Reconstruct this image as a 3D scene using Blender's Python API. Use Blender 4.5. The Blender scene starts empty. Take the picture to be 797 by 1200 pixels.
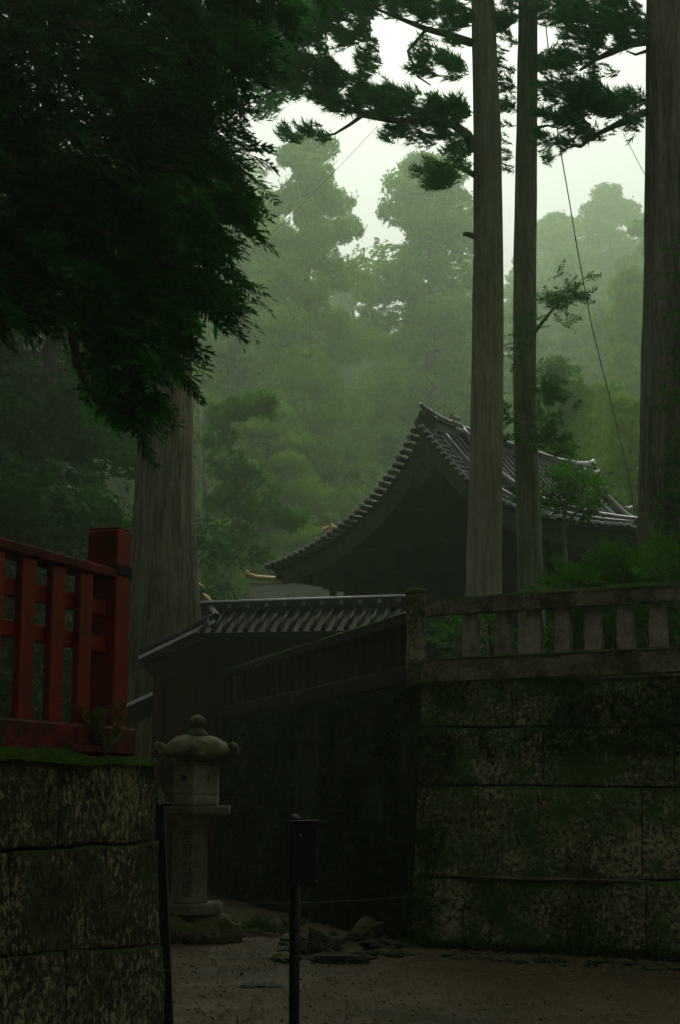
import bpy, bmesh, math, random
import numpy as np
from mathutils import Vector, Matrix, noise as mnoise

R = math.radians
rnd = random.Random(7)
nr = np.random.RandomState(11)
S = bpy.context.scene
COL = S.collection

# ------------------------------------------------------------------ camera
F = 1800.0                       # focal length in photograph pixels (797 x 1200)
PITCH = math.atan(330.0 / F)
EYE = Vector((0, 0, 1.6))
cam_d = bpy.data.cameras.new('camera')
cam = bpy.data.objects.new('camera', cam_d)
COL.objects.link(cam)
cam.location = EYE
cam.rotation_euler = (R(90) + PITCH, 0, 0)
cam_d.sensor_fit = 'VERTICAL'
cam_d.sensor_height = 24
cam_d.lens = 24 * F / 1200
cam_d.clip_start = 0.1
cam_d.clip_end = 2000
S.camera = cam

# ------------------------------------------------------------------ light
SUN_EL, SUN_AZ = R(50), R(2)     # azimuth measured from +Y towards +X
w = bpy.data.worlds.new('World'); S.world = w; w.use_nodes = True
nt = w.node_tree; nt.nodes.clear()
sky = nt.nodes.new('ShaderNodeTexSky'); sky.sky_type = 'NISHITA'; sky.sun_disc = False
sky.sun_elevation = SUN_EL; sky.sun_rotation = SUN_AZ
sky.air_density = 1.0; sky.dust_density = 4.0; sky.ozone_density = 1.0
hs = nt.nodes.new('ShaderNodeHueSaturation'); hs.inputs['Saturation'].default_value = 0.12
mixw = nt.nodes.new('ShaderNodeMix'); mixw.data_type = 'RGBA'; mixw.inputs['Factor'].default_value = 0.75
mixw.inputs['B'].default_value = (4.42, 3.75, 4.6, 1)     # the even grey-white of a cloud layer
bg = nt.nodes.new('ShaderNodeBackground'); bg.inputs['Strength'].default_value = 0.12
wo = nt.nodes.new('ShaderNodeOutputWorld')
nt.links.new(sky.outputs[0], hs.inputs['Color']); nt.links.new(hs.outputs[0], mixw.inputs['A'])
nt.links.new(mixw.outputs['Result'], bg.inputs['Color']); nt.links.new(bg.outputs[0], wo.inputs[0])
sl = bpy.data.lights.new('sun', 'SUN'); sun = bpy.data.objects.new('sun', sl); COL.objects.link(sun)
sl.energy = 1.3; sl.angle = R(35); sl.color = (1, .97, .9)
sd = Vector((math.sin(SUN_AZ) * math.cos(SUN_EL), math.cos(SUN_AZ) * math.cos(SUN_EL), math.sin(SUN_EL)))
sun.rotation_euler = sd.to_track_quat('Z', 'Y').to_euler()
sun.location = (0, 0, 60)
S.view_settings.view_transform = 'Standard'; S.view_settings.look = 'None'
S.view_settings.exposure = 0.47; S.view_settings.gamma = 1
S.render.engine = 'CYCLES'
S.cycles.max_bounces = 6; S.cycles.diffuse_bounces = 3; S.cycles.glossy_bounces = 2
S.cycles.transmission_bounces = 3; S.cycles.volume_bounces = 2; S.cycles.transparent_max_bounces = 6
S.cycles.use_denoising = True
S.cycles.caustics_reflective = False; S.cycles.caustics_refractive = False
S.cycles.sample_clamp_indirect = 4
HAZE = 0.0027

# ------------------------------------------------------------------ pixel to place
_f = Vector((0, math.cos(PITCH), math.sin(PITCH))); _u = Vector((0, -math.sin(PITCH), math.cos(PITCH)))
def ray(px, py):
    return Vector(((px - 398.5) / F, 0, 0)) + _u * ((600 - py) / F) + _f
def at(px, py, Y):
    d = ray(px, py); return EYE + d * (Y / d.y)
def on(px, py, P, n):
    d = ray(px, py); return EYE + d * ((P - EYE).dot(n) / d.dot(n))

# ------------------------------------------------------------------ materials
MATS = {}
class NT:
    def __init__(s, name):
        s.m = bpy.data.materials.new(name); s.m.use_nodes = True
        s.t = s.m.node_tree; s.b = s.t.nodes['Principled BSDF']; s.out = s.t.nodes['Material Output']
        s.geo = s.n('ShaderNodeNewGeometry')
    def n(s, k, **kw):
        x = s.t.nodes.new(k)
        for a, v in kw.items(): setattr(x, a, v)
        return x
    def l(s, a, b): s.t.links.new(a, b)
    def pos(s, st=(1, 1, 1), off=(0, 0, 0)):
        m = s.n('ShaderNodeMapping'); m.inputs['Scale'].default_value = st; m.inputs['Location'].default_value = off
        s.l(s.geo.outputs['Position'], m.inputs['Vector']); return m.outputs[0]
    def noise(s, scale, detail=4, rough=.6, st=(1, 1, 1), off=(0, 0, 0), dist=0):
        x = s.n('ShaderNodeTexNoise'); x.inputs['Scale'].default_value = scale
        x.inputs['Detail'].default_value = detail; x.inputs['Roughness'].default_value = rough
        x.inputs['Distortion'].default_value = dist
        s.l(s.pos(st, off), x.inputs['Vector']); return x.outputs['Fac']
    def vor(s, scale, st=(1, 1, 1), off=(0, 0, 0)):
        x = s.n('ShaderNodeTexVoronoi'); x.inputs['Scale'].default_value = scale
        s.l(s.pos(st, off), x.inputs['Vector']); return x.outputs['Distance']
    def ramp(s, fac, stops):
        r = s.n('ShaderNodeValToRGB'); e = r.color_ramp.elements
        for i, (p, c) in enumerate(stops):
            if i > 1: e.new(p)
            e[i].position = p; e[i].color = (c[0], c[1], c[2], 1) if isinstance(c, tuple) else (c, c, c, 1)
        s.l(fac, r.inputs[0]); return r.outputs[0]
    def mix(s, f, a, b, blend='MIX'):
        x = s.n('ShaderNodeMix', data_type='RGBA', blend_type=blend)
        for k, v in (('Factor', f), ('A', a), ('B', b)):
            if isinstance(v, (int, float)): x.inputs[k].default_value = v
            elif isinstance(v, tuple): x.inputs[k].default_value = (*v, 1)
            else: s.l(v, x.inputs[k])
        return x.outputs['Result']
    def math(s, op, a, b=0.0):
        x = s.n('ShaderNodeMath', operation=op)
        for i, v in enumerate((a, b)):
            if isinstance(v, (int, float)): x.inputs[i].default_value = v
            else: s.l(v, x.inputs[i])
        return x.outputs[0]
    def up(s, lo, hi):
        x = s.n('ShaderNodeSeparateXYZ'); s.l(s.geo.outputs['Normal'], x.inputs[0])
        return s.ramp(x.outputs['Z'], [(lo, 0.0), (hi, 1.0)])
    def col(s, c):
        if isinstance(c, tuple): s.b.inputs['Base Color'].default_value = (*c, 1)
        else: s.l(c, s.b.inputs['Base Color'])
        return s
    def rough(s, v, spec=.5):
        if isinstance(v, float): s.b.inputs['Roughness'].default_value = v
        else: s.l(v, s.b.inputs['Roughness'])
        s.b.inputs['Specular IOR Level'].default_value = spec; return s
    def bump(s, h, dist, strength=1.0):
        x = s.n('ShaderNodeBump'); x.inputs['Distance'].default_value = dist; x.inputs['Strength'].default_value = strength
        s.l(h, x.inputs['Height']); s.l(x.outputs[0], s.b.inputs['Normal']); return s

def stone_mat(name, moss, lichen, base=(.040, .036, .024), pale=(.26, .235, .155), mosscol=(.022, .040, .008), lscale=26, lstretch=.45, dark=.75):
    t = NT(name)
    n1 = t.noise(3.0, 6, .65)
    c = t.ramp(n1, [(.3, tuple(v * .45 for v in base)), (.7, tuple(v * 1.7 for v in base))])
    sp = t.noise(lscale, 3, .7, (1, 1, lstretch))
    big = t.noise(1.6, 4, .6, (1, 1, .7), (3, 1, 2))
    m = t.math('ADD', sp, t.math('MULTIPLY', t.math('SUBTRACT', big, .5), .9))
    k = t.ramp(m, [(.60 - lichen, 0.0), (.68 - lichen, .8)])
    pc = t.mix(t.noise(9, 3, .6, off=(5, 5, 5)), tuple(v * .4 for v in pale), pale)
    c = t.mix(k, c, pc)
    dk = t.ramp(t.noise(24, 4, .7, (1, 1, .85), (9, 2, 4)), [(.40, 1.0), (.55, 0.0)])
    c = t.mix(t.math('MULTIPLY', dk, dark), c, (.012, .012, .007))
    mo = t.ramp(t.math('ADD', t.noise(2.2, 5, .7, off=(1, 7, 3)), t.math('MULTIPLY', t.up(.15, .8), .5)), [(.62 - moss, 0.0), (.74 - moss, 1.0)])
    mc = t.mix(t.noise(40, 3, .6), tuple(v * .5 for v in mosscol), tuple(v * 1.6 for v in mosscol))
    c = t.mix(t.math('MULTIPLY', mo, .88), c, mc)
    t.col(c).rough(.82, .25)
    h = t.math('ADD', t.noise(18, 8, .75), t.math('MULTIPLY', sp, .5))
    t.bump(h, .03, .9)
    return t.m

def simple_mat(name, a, b, scale=6, st=(1, 1, 1), rough=.7, spec=.4, bump=.01, bs=None, lo=.35, hi=.65, metal=0):
    t = NT(name)
    t.col(t.ramp(t.noise(scale, 5, .65, st), [(lo, a), (hi, b)])).rough(rough, spec)
    t.b.inputs['Metallic'].default_value = metal
    t.bump(t.noise(bs or scale * 4, 5, .7, st), bump, .8)
    return t.m

def leaf_mat(name, a, b, scale=1.5, trans=.28, rough=.6):
    t = NT(name)
    oi = t.n('ShaderNodeObjectInfo')
    f = t.math('ADD', t.noise(scale, 3, .6), t.math('MULTIPLY', t.math('SUBTRACT', oi.outputs['Random'], .5), .25))
    c = t.ramp(f, [(.32, a), (.68, b)])
    t.col(c).rough(rough, .06)
    tr = t.n('ShaderNodeBsdfTranslucent'); t.l(t.mix(1.0, c, (1.25, 1.35, .7), 'MULTIPLY'), tr.inputs[0])
    mx = t.n('ShaderNodeMixShader'); mx.inputs[0].default_value = trans
    t.l(t.b.outputs[0], mx.inputs[1]); t.l(tr.outputs[0], mx.inputs[2]); t.l(mx.outputs[0], t.out.inputs[0])
    return t.m

def bark_mat(name, a, b, fs=14, bump=.03, moss=0.0):
    t = NT(name)
    f = t.noise(fs, 5, .7, (1, 1, .09))
    g = t.noise(fs * 3, 4, .6, (1, 1, .15))
    c = t.ramp(t.math('ADD', t.math('MULTIPLY', f, .7), t.math('MULTIPLY', g, .3)), [(.40, a), (.60, b)])
    c = t.mix(t.ramp(t.noise(1.1, 4, .6, (1, 1, .35)), [(.45, 0.0), (.7, .65)]), c, tuple(v * .55 for v in b))
    c = t.mix(t.ramp(t.noise(26, 3, .6, (1, 1, .4)), [(.66, 0.0), (.72, .55)]), c, (.16, .16, .12))
    if moss: c = t.mix(t.ramp(t.noise(1.7, 5, .7, (1, 1, .4), (4, 4, 4)), [(.6 - moss, 0.0), (.8 - moss, .8)]), c, (.022, .045, .014))
    t.col(c).rough(.85, .2); t.bump(f, bump, 1.0)
    return t.m

M = {}
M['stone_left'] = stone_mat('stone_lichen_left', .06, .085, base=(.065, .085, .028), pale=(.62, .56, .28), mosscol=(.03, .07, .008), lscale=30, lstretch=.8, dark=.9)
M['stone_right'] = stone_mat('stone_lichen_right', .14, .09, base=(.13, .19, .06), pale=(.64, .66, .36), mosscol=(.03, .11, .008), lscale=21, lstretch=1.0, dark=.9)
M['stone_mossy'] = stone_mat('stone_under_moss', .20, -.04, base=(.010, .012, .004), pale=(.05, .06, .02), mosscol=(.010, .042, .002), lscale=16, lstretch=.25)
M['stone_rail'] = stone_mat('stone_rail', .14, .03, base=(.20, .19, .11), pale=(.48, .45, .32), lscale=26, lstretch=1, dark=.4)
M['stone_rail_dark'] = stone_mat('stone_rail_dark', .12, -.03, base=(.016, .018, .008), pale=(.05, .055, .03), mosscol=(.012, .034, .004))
M['stone_post'] = stone_mat('stone_post', .10, .12, base=(.14, .14, .06), pale=(.62, .58, .40), mosscol=(.03, .09, .008), lscale=20, lstretch=1, dark=.6)
M['picket'] = stone_mat('stone_picket', -.12, .02, base=(.34, .30, .22), pale=(.52, .48, .38), lscale=18, lstretch=1, dark=.25)
M['lantern'] = stone_mat('lantern_stone', -.12, -.04, base=(.19, .185, .115), pale=(.34, .33, .24), mosscol=(.045, .06, .016), lscale=30, dark=.3)
M['lantern_lit'] = stone_mat('lantern_lit', -.3, -.02, base=(.32, .31, .19), pale=(.5, .49, .34), lscale=24, lstretch=1, dark=.15)  # paler fire box stone; the light it catches is in the colour
M['lantern_moss'] = stone_mat('lantern_moss_stone', .10, .0, base=(.13, .12, .06), pale=(.36, .33, .18), mosscol=(.07, .10, .018), lscale=20, lstretch=1, dark=.9)
M['rock'] = stone_mat('rock', .02, .02, base=(.075, .068, .05), pale=(.2, .19, .15))
M['moss'] = simple_mat('moss', (.014, .045, .003), (.055, .12, .006), 30, rough=.95, spec=.1, bump=.02, bs=90)
M['black'] = simple_mat('black_metal', (.004, .004, .004), (.008, .008, .008), 20, rough=.45, spec=.5, bump=.001)
M['steel'] = simple_mat('steel', (.3, .32, .3), (.5, .5, .5), 20, rough=.3, metal=1, bump=.001)
M['greystrip'] = simple_mat('grey_strip', (.07, .08, .07), (.13, .14, .12), 20, rough=.5, bump=.002)
M['wood_dark'] = simple_mat('dark_wood', (.005, .006, .003), (.014, .013, .007), 7, (1, 1, .2), .7, .3, .004)
M['wood_red_dark'] = simple_mat('dark_red_wood', (.030, .004, .002), (.06, .010, .004), 7, (1, 1, .2), .7, .3, .004)
M['wood_gable'] = simple_mat('gable_board', (.045, .07, .038), (.09, .125, .07), 6, rough=.7, spec=.3, bump=.004)
M['tile'] = simple_mat('roof_tile', (.010, .014, .011), (.028, .033, .027), 9, rough=.5, spec=.35, bump=.003)
M['tile_sheen'] = simple_mat('roof_tile_sheen', (.16, .17, .16), (.30, .32, .30), 11, rough=.4, spec=.5, bump=.002)  # sky reflected on wet tiles is put into this paler grey
M['tile_mossy'] = simple_mat('roof_tile_mossy', (.003, .008, .001), (.010, .018, .004), 9, rough=.85, spec=.12, bump=.004)
M['cap_glint'] = simple_mat('cap_glint', (.45, .48, .45), (.7, .72, .7), 11, rough=.35, spec=.7, bump=.001)  # sky glint on the wet verge tiles, painted as a bright colour
M['edge_sheen'] = simple_mat('pale_edge_sheen', (.62, .65, .62), (.8, .82, .8), 8, rough=.35, spec=.6, bump=.001)  # wet sheen along roof edges and coping, put into the pale colour
M['gold'] = simple_mat('gold_leaf', (.30, .18, .04), (.48, .31, .08), 14, rough=.45, spec=.5, bump=.002)
M['gold'].node_tree.nodes['Principled BSDF'].inputs['Metallic'].default_value = .35
M['roof_far'] = simple_mat('far_roof', (.016, .026, .012), (.032, .045, .022), 5, rough=.9, spec=.1, bump=.005)
M['wall_far'] = simple_mat('far_wall', (.03, .035, .028), (.06, .065, .05), 3, rough=.8, bump=.005)
M['rope'] = simple_mat('rope', (.12, .12, .09), (.2, .2, .16), 30, rough=.8, bump=.001)
M['cable'] = simple_mat('cable', (.02, .025, .02), (.05, .05, .04), 30, rough=.6, bump=.001)
M['recess_shade'] = simple_mat('carved_shade', (.02, .02, .012), (.06, .058, .04), 30, rough=.9, bump=.001)  # dark colour painted for the shade in carved strokes and openings

def red_mat():
    t = NT('vermilion_paint')
    c = t.ramp(t.noise(5, 5, .65, (1, 1, .4)), [(.3, (.17, .012, .006)), (.7, (.30, .028, .011))])
    g = t.ramp(t.noise(9, 6, .75, (1, 1, .5), (2, 3, 4)), [(.50, 0.0), (.68, .85)])
    c = t.mix(g, c, (.07, .028, .012))
    t.col(c).rough(.5, .35); t.bump(t.noise(30, 4, .6, (1, 1, .2)), .004, .7); return t.m
M['red'] = red_mat()
def red_old():
    t = NT('weathered_vermilion')
    c = t.ramp(t.noise(6, 6, .75), [(.36, (.02, .012, .006)), (.47, (.09, .014, .007)), (.66, (.26, .024, .010))])
    sp = t.ramp(t.noise(55, 3, .6), [(.68, 0.0), (.73, .8)])
    c = t.mix(sp, c, (.22, .2, .13))
    mo = t.ramp(t.noise(4, 5, .7, off=(3, 8, 1)), [(.56, 0.0), (.66, .6)])
    c = t.mix(mo, c, (.025, .045, .010))
    t.col(c).rough(.75, .3); t.bump(t.noise(30, 5, .7), .008, .9); return t.m
M['red_old'] = red_old()

def ground_mat():
    t = NT('wet_dirt_ground')
    c = t.ramp(t.noise(1.1, 6, .65), [(.3, (.085, .066, .022)), (.7, (.16, .130, .048))])
    c = t.mix(t.ramp(t.noise(34, 5, .75), [(.42, .75), (.6, 0.0)]), c, (.045, .035, .022))
    c = t.mix(t.ramp(t.vor(46), [(.10, .7), (.22, 0.0)]), c, (.26, .215, .11))
    c = t.mix(t.ramp(t.noise(.55, 4, .6, off=(8, 3, 1)), [(.5, 0.0), (.66, .6)]), c, (.04, .045, .02))
    t.col(c)
    t.rough(t.ramp(t.noise(2.2, 4, .6, off=(4, 4, 4)), [(.4, .7), (.6, .95)]), .15)
    t.bump(t.math('ADD', t.noise(28, 6, .75), t.math('MULTIPLY', t.vor(46), .6)), .022, .9); return t.m
M['ground'] = ground_mat()
M['terrace'] = simple_mat('terrace_earth', (.02, .03, .01), (.05, .05, .025), 2, rough=.9, bump=.03)
M['hill'] = simple_mat('hill_undergrowth', (.020, .040, .012), (.045, .08, .025), .8, rough=.9, spec=.1, bump=.2, bs=3)
M['bark_tall'] = bark_mat('bark_tall', (.20, .21, .13), (.42, .43, .29), 12, .03)
M['bark_tall2'] = bark_mat('bark_tall_dark', (.12, .14, .08), (.29, .32, .21), 12, .035, .05)
M['bark_big'] = bark_mat('bark_big', (.03, .028, .014), (.24, .21, .115), 7, .05, .02)
M['bark_right'] = bark_mat('bark_right', (.07, .066, .045), (.30, .27, .185), 8, .04, .08)
M['bark_far'] = bark_mat('bark_far', (.05, .045, .03), (.1, .09, .06), 6, .03)
M['fir'] = leaf_mat('fir_needles', (.010, .10, .022), (.06, .34, .055), 1.6, .4)
M['cedar'] = leaf_mat('cedar_needles', (.035, .17, .085), (.10, .34, .15), 1.2, .6)
M['cedar_far'] = leaf_mat('cedar_crown_far', (.035, .15, .010), (.19, .34, .034), .5, .45)
M['cedar_near'] = leaf_mat('cedar_crown_near', (.03, .13, .012), (.09, .24, .02), .8, .28)
M['shrub'] = leaf_mat('shrub_leaves', (.022, .11, .014), (.07, .22, .026), 2.5, .3, .6)
M['sprig'] = leaf_mat('sprig_leaves', (.06, .11, .03), (.12, .20, .07), 12, .3, .35)
M['fern'] = leaf_mat('fern_leaves', (.03, .07, .015), (.06, .12, .02), 5, .3)

# ------------------------------------------------------------------ object helpers
OFF = {}
def put(o, parent=None):
    COL.objects.link(o)
    if parent is not None: o.parent = parent
    return o
def tag(o, label=None, cat=None, group=None, kind=None):
    if label: o['label'] = label
    if cat: o['category'] = cat
    if group: o['group'] = group
    if kind: o['kind'] = kind
    return o
def thing(name, loc, label, cat, group=None):
    o = bpy.data.objects.new(name, None); o.location = loc; o.empty_display_size = .2
    OFF[o] = Vector(loc); put(o); return tag(o, label, cat, group)
def copy_tree(o, parent=None):
    c = o.copy(); COL.objects.link(c)
    if parent is not None: c.parent = parent
    for ch in o.children: copy_tree(ch, c)
    return c

def np_mesh(name, V, Fc, mat, smooth=False):
    """V (n,3), Fc (m,3) or (m,4) int"""
    me = bpy.data.meshes.new(name)
    V = np.asarray(V, np.float32); Fc = np.asarray(Fc, np.int32)
    k = Fc.shape[1]
    me.vertices.add(len(V)); me.vertices.foreach_set('co', V.ravel())
    me.loops.add(Fc.size); me.loops.foreach_set('vertex_index', Fc.ravel())
    me.polygons.add(len(Fc)); me.polygons.foreach_set('loop_start', np.arange(0, Fc.size, k, dtype=np.int32))
    if smooth: me.polygons.foreach_set('use_smooth', np.ones(len(Fc), bool))
    me.update(calc_edges=True); me.materials.append(mat); return me

class MB:
    def __init__(s): s.v = []; s.f = []; s.sm = False
    def add(s, vs, fs):
        b = len(s.v); s.v += [tuple(v) for v in vs]; s.f += [tuple(i + b for i in f) for f in fs]; return s
    def hexa(s, p):                      # p: 8 corners, bottom 4 ccw then top 4 ccw
        return s.add(p, [(3, 2, 1, 0), (4, 5, 6, 7), (0, 1, 5, 4), (1, 2, 6, 5), (2, 3, 7, 6), (3, 0, 4, 7)])
    def box(s, c, ax, ay, az):           # centre and three half-extent vectors
        c = Vector(c); ax = Vector(ax); ay = Vector(ay); az = Vector(az)
        return s.hexa([c - ax - ay - az, c + ax - ay - az, c + ax + ay - az, c - ax + ay - az,
                       c - ax - ay + az, c + ax - ay + az, c + ax + ay + az, c - ax + ay + az])
    def bar(s, a, b, wv, hv):            # from a to b, half-width vector and half-height vector
        a = Vector(a); b = Vector(b); wv = Vector(wv); hv = Vector(hv)
        return s.hexa([a - wv - hv, a + wv - hv, b + wv - hv, b - wv - hv, a - wv + hv, a + wv + hv, b + wv + hv, b - wv + hv])
    def tube(s, pts, rad, n=8, cap=True):
        pts = [Vector(p) for p in pts]
        if not isinstance(rad, (list, tuple)): rad = [rad] * len(pts)
        b = len(s.v); up = Vector((0, 0, 1)); prev = None
        for i, p in enumerate(pts):
            t = (pts[min(i + 1, len(pts) - 1)] - pts[max(i - 1, 0)]).normalized()
            if prev is None:
                x = t.cross(up)
                if x.length < .05: x = Vector((1, 0, 0))
            else: x = prev - t * prev.dot(t)
            x.normalize(); y = t.cross(x); prev = x
            for k in range(n):
                a = 2 * math.pi * k / n
                s.v.append(tuple(p + x * (math.cos(a) * rad[i]) + y * (math.sin(a) * rad[i])))
        for i in range(len(pts) - 1):
            for k in range(n):
                k2 = (k + 1) % n
                s.f.append((b + i * n + k, b + i * n + k2, b + (i + 1) * n + k2, b + (i + 1) * n + k))
        if cap:
            s.f.append(tuple(b + k for k in range(n))[::-1]); s.f.append(tuple(b + (len(pts) - 1) * n + k for k in range(n)))
        return s
    def lathe(s, c, prof, n=24, start=0.0):   # prof: (radius, z)
        b = len(s.v)
        for r_, z in prof:
            for k in range(n):
                a = start + 2 * math.pi * k / n
                s.v.append((c[0] + r_ * math.cos(a), c[1] + r_ * math.sin(a), c[2] + z))
        for i in range(len(prof) - 1):
            for k in range(n):
                k2 = (k + 1) % n
                s.f.append((b + i * n + k, b + i * n + k2, b + (i + 1) * n + k2, b + (i + 1) * n + k))
        s.f.append(tuple(b + k for k in range(n))[::-1]); s.f.append(tuple(b + (len(prof) - 1) * n + k for k in range(n)))
        return s
    def ball(s, c, r, n=8, sq=(1, 1, 1), wob=0, seed=0):
        b = len(s.v); c = Vector(c); m = n // 2
        for i in range(m + 1):
            th = math.pi * i / m
            for k in range(n):
                a = 2 * math.pi * k / n
                d = Vector((math.sin(th) * math.cos(a), math.sin(th) * math.sin(a), math.cos(th)))
                rr = r * (1 + wob * mnoise.noise(d * 1.7 + Vector((seed, seed * 2.3, 0))) + wob * .5 * mnoise.noise(d * 4 + Vector((seed, 0, 3))))
                s.v.append(tuple(c + Vector((d.x * sq[0], d.y * sq[1], d.z * sq[2])) * rr))
        for i in range(m):
            for k in range(n):
                k2 = (k + 1) % n
                s.f.append((b + i * n + k, b + (i + 1) * n + k, b + (i + 1) * n + k2, b + i * n + k2))
        return s
    def mesh(s, name, mat, off=(0, 0, 0), bevel=0, smooth=False):
        me = bpy.data.meshes.new(name); o = Vector(off)
        me.from_pydata([tuple(Vector(v) - o) for v in s.v], [], s.f)
        if bevel or smooth:
            bm = bmesh.new(); bm.from_mesh(me)
            bmesh.ops.remove_doubles(bm, verts=bm.verts, dist=1e-5)
            if bevel: bmesh.ops.bevel(bm, geom=bm.edges[:], offset=bevel, segments=1, affect='EDGES')
            bmesh.ops.recalc_face_normals(bm, faces=bm.faces)
            if smooth:
                for f in bm.faces: f.smooth = True
            bm.to_mesh(me); bm.free()
        me.materials.append(mat); me.update(); return me
    def build(s, name, mat, parent=None, bevel=0, smooth=False, loc=None):
        root = parent
        while root is not None and root not in OFF: root = root.parent
        off = OFF[root] if root is not None else Vector(loc or (0, 0, 0))
        o = bpy.data.objects.new(name, s.mesh(name, mat, off, bevel, smooth))
        if root is None: o.location = off; OFF[o] = Vector(off)
        return put(o, parent)

def n3(p, s, seed=0): return mnoise.noise(Vector(p) * s + Vector((seed * 3.1, seed * 1.7, seed * .9)))

def slab_face(q, nrm, depth, nu, nv, amp, seed, edge=.012, smooth=False):
    """block whose front face is the quad q (4 points: bl, br, tr, tl); front is rough, edges rounded"""
    m = MB(); q = [Vector(p) for p in q]; nrm = Vector(nrm).normalized()
    L = ((q[1] - q[0]).length + (q[2] - q[3]).length) / 2; H = (q[3] - q[0]).length
    def par(n, ln):
        e = min(.2, edge * 1.6 / max(ln, .01))
        return [0, e * .35, e] + [e + (1 - 2 * e) * i / n for i in range(1, n)] + [1 - e, 1 - e * .35, 1]
    U = par(nu, L); W = par(nv, H); g = []
    for j, b in enumerate(W):
        for i, a in enumerate(U):
            p = q[0].lerp(q[1], a).lerp(q[3].lerp(q[2], a), b)
            ed = max(abs(i - (len(U) - 1) / 2) - ((len(U) - 1) / 2 - 2), abs(j - (len(W) - 1) / 2) - ((len(W) - 1) / 2 - 2), 0)
            inset = edge * (ed / 2) ** 2
            d = amp * n3(p, 2.2, seed) + amp * .6 * n3(p, 7, seed) + amp * .3 * n3(p, 19, seed)
            if ed: d *= .7
            w_ = .022 * n3(p, 2.6, 5) * (1 if ed >= 2 else 0)
            g.append(p + nrm * (d - inset) + Vector((0, 0, w_)))
    nu_, nv_ = len(U), len(W); fs = []
    for j in range(nv_ - 1):
        for i in range(nu_ - 1):
            a = j * nu_ + i; fs.append((a, a + 1, a + 1 + nu_, a + nu_))
    loop = [i for i in range(nu_)] + [j * nu_ + nu_ - 1 for j in range(1, nv_)] + [(nv_ - 1) * nu_ + i for i in range(nu_ - 2, -1, -1)] + [j * nu_ for j in range(nv_ - 2, 0, -1)]
    k = len(g); g2 = g + [g[i] - nrm * depth for i in loop]
    for i in range(len(loop)):
        j = (i + 1) % len(loop); fs.append((loop[j], loop[i], k + i, k + j))
    m.add(g2, fs); return m

# ------------------------------------------------------------------ foliage templates (numpy)
def tris(T): V = np.array(T, np.float32).reshape(-1, 3); return V
def t_fir(rng):
    T = []
    def finger(p, d, l, w):
        d = d / np.linalg.norm(d); x = np.cross(d, [rng.normal(0, .25), rng.normal(0, .25), 1]); x /= (np.linalg.norm(x) + 1e-6)
        q = p + d * l; T.extend([p, p + d * l * .45 - x * w, q, p, q, p + d * l * .45 + x * w])
        for i in range(4):
            t = .12 + .2 * i
            for sgn in (-1, 1):
                b = p + d * l * t; T.extend([b, b + d * l * .10, b + d * l * .20 + x * sgn * (w * 1.9 - w * .8 * t) + np.array([0, 0, rng.uniform(-.02, .02)])])
    n = 5
    for i in range(n):
        t = (i + .4) / n
        for sgn in (-1, 1):
            a = sgn * rng.uniform(.5, .95); finger(np.array([t, 0, -.18 * t * t]), np.array([math.cos(a), math.sin(a), rng.uniform(-.3, .12)]), .50 * (1 - .45 * t) * rng.uniform(.75, 1.15), .045)
    finger(np.array([.8, 0, -.12]), np.array([1, 0, -.2]), .36, .045); finger(np.array([0, 0, 0.]), np.array([1, 0, -.05]), .9, .03)
    return tris(T)
def t_tuft(rng, n=20, spread=.75, wd=.034):
    T = []
    for i in range(n):
        t = rng.uniform(0, .8); p = np.array([t * .8, 0, 0]) + rng.normal(0, .03, 3)
        d = np.array([rng.uniform(.35, 1), rng.normal(0, spread * .6), rng.normal(.15, spread * .5)]); d /= np.linalg.norm(d)
        x = np.cross(d, rng.normal(0, 1, 3)); x /= np.linalg.norm(x); l = rng.uniform(.28, .5)
        T.extend([p - x * wd, p + x * wd, p + d * l])
    T.extend([np.array([0, 0, .02]), np.array([0, 0, -.02]), np.array([.85, 0, 0])])
    return tris(T)
def t_leafy(rng, n=9):
    T = []
    for i in range(n):
        t = i / n; a = (1 if i % 2 else -1) * rng.uniform(.6, 1.1); p = np.array([t, 0, -.1 * t * t])
        d = np.array([math.cos(a), math.sin(a), rng.uniform(-.4, .3)]); x = np.array([-d[1], d[0], rng.uniform(-.3, .3)])
        l = .38 * rng.uniform(.8, 1.1); w_ = l * .24; m = p + d * l * .5
        T.extend([p, m - x * w_, m + x * w_, m + x * w_, m - x * w_, p + d * l])
    return tris(T)
def scatter(temps, P, D, sc, rng, roll=.5, UP=None):
    """place templates: P (n,3) positions, D (n,3) x-axis direction, sc (n,)"""
    out = []; n = len(P); which = rng.randint(0, len(temps), n)
    X = D / (np.linalg.norm(D, axis=1, keepdims=True) + 1e-9)
    up = (np.tile(np.array([0, 0, 1.]), (n, 1)) if UP is None else UP) + rng.normal(0, roll, (n, 3))
    Y = np.cross(up, X); Y /= (np.linalg.norm(Y, axis=1, keepdims=True) + 1e-9); Z = np.cross(X, Y)
    for k, T in enumerate(temps):
        i = np.where(which == k)[0]
        if not len(i): continue
        Rm = np.stack([X[i], Y[i], Z[i]], axis=2) * sc[i][:, None, None]
        V = np.einsum('nij,vj->nvi', Rm, T) + P[i][:, None, :]
        out.append(V.reshape(-1, 3))
    return np.concatenate(out)
def tri_mesh(name, V, mat):
    return np_mesh(name, V, np.arange(len(V)).reshape(-1, 3), mat)
FIR = [t_fir(nr) for _ in range(4)]
TUFT = [t_tuft(nr) for _ in range(6)]
PUFF = [t_tuft(nr, 14, 1.2, .085) for _ in range(6)]
LEAFY = [t_leafy(nr) for _ in range(4)]
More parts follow.
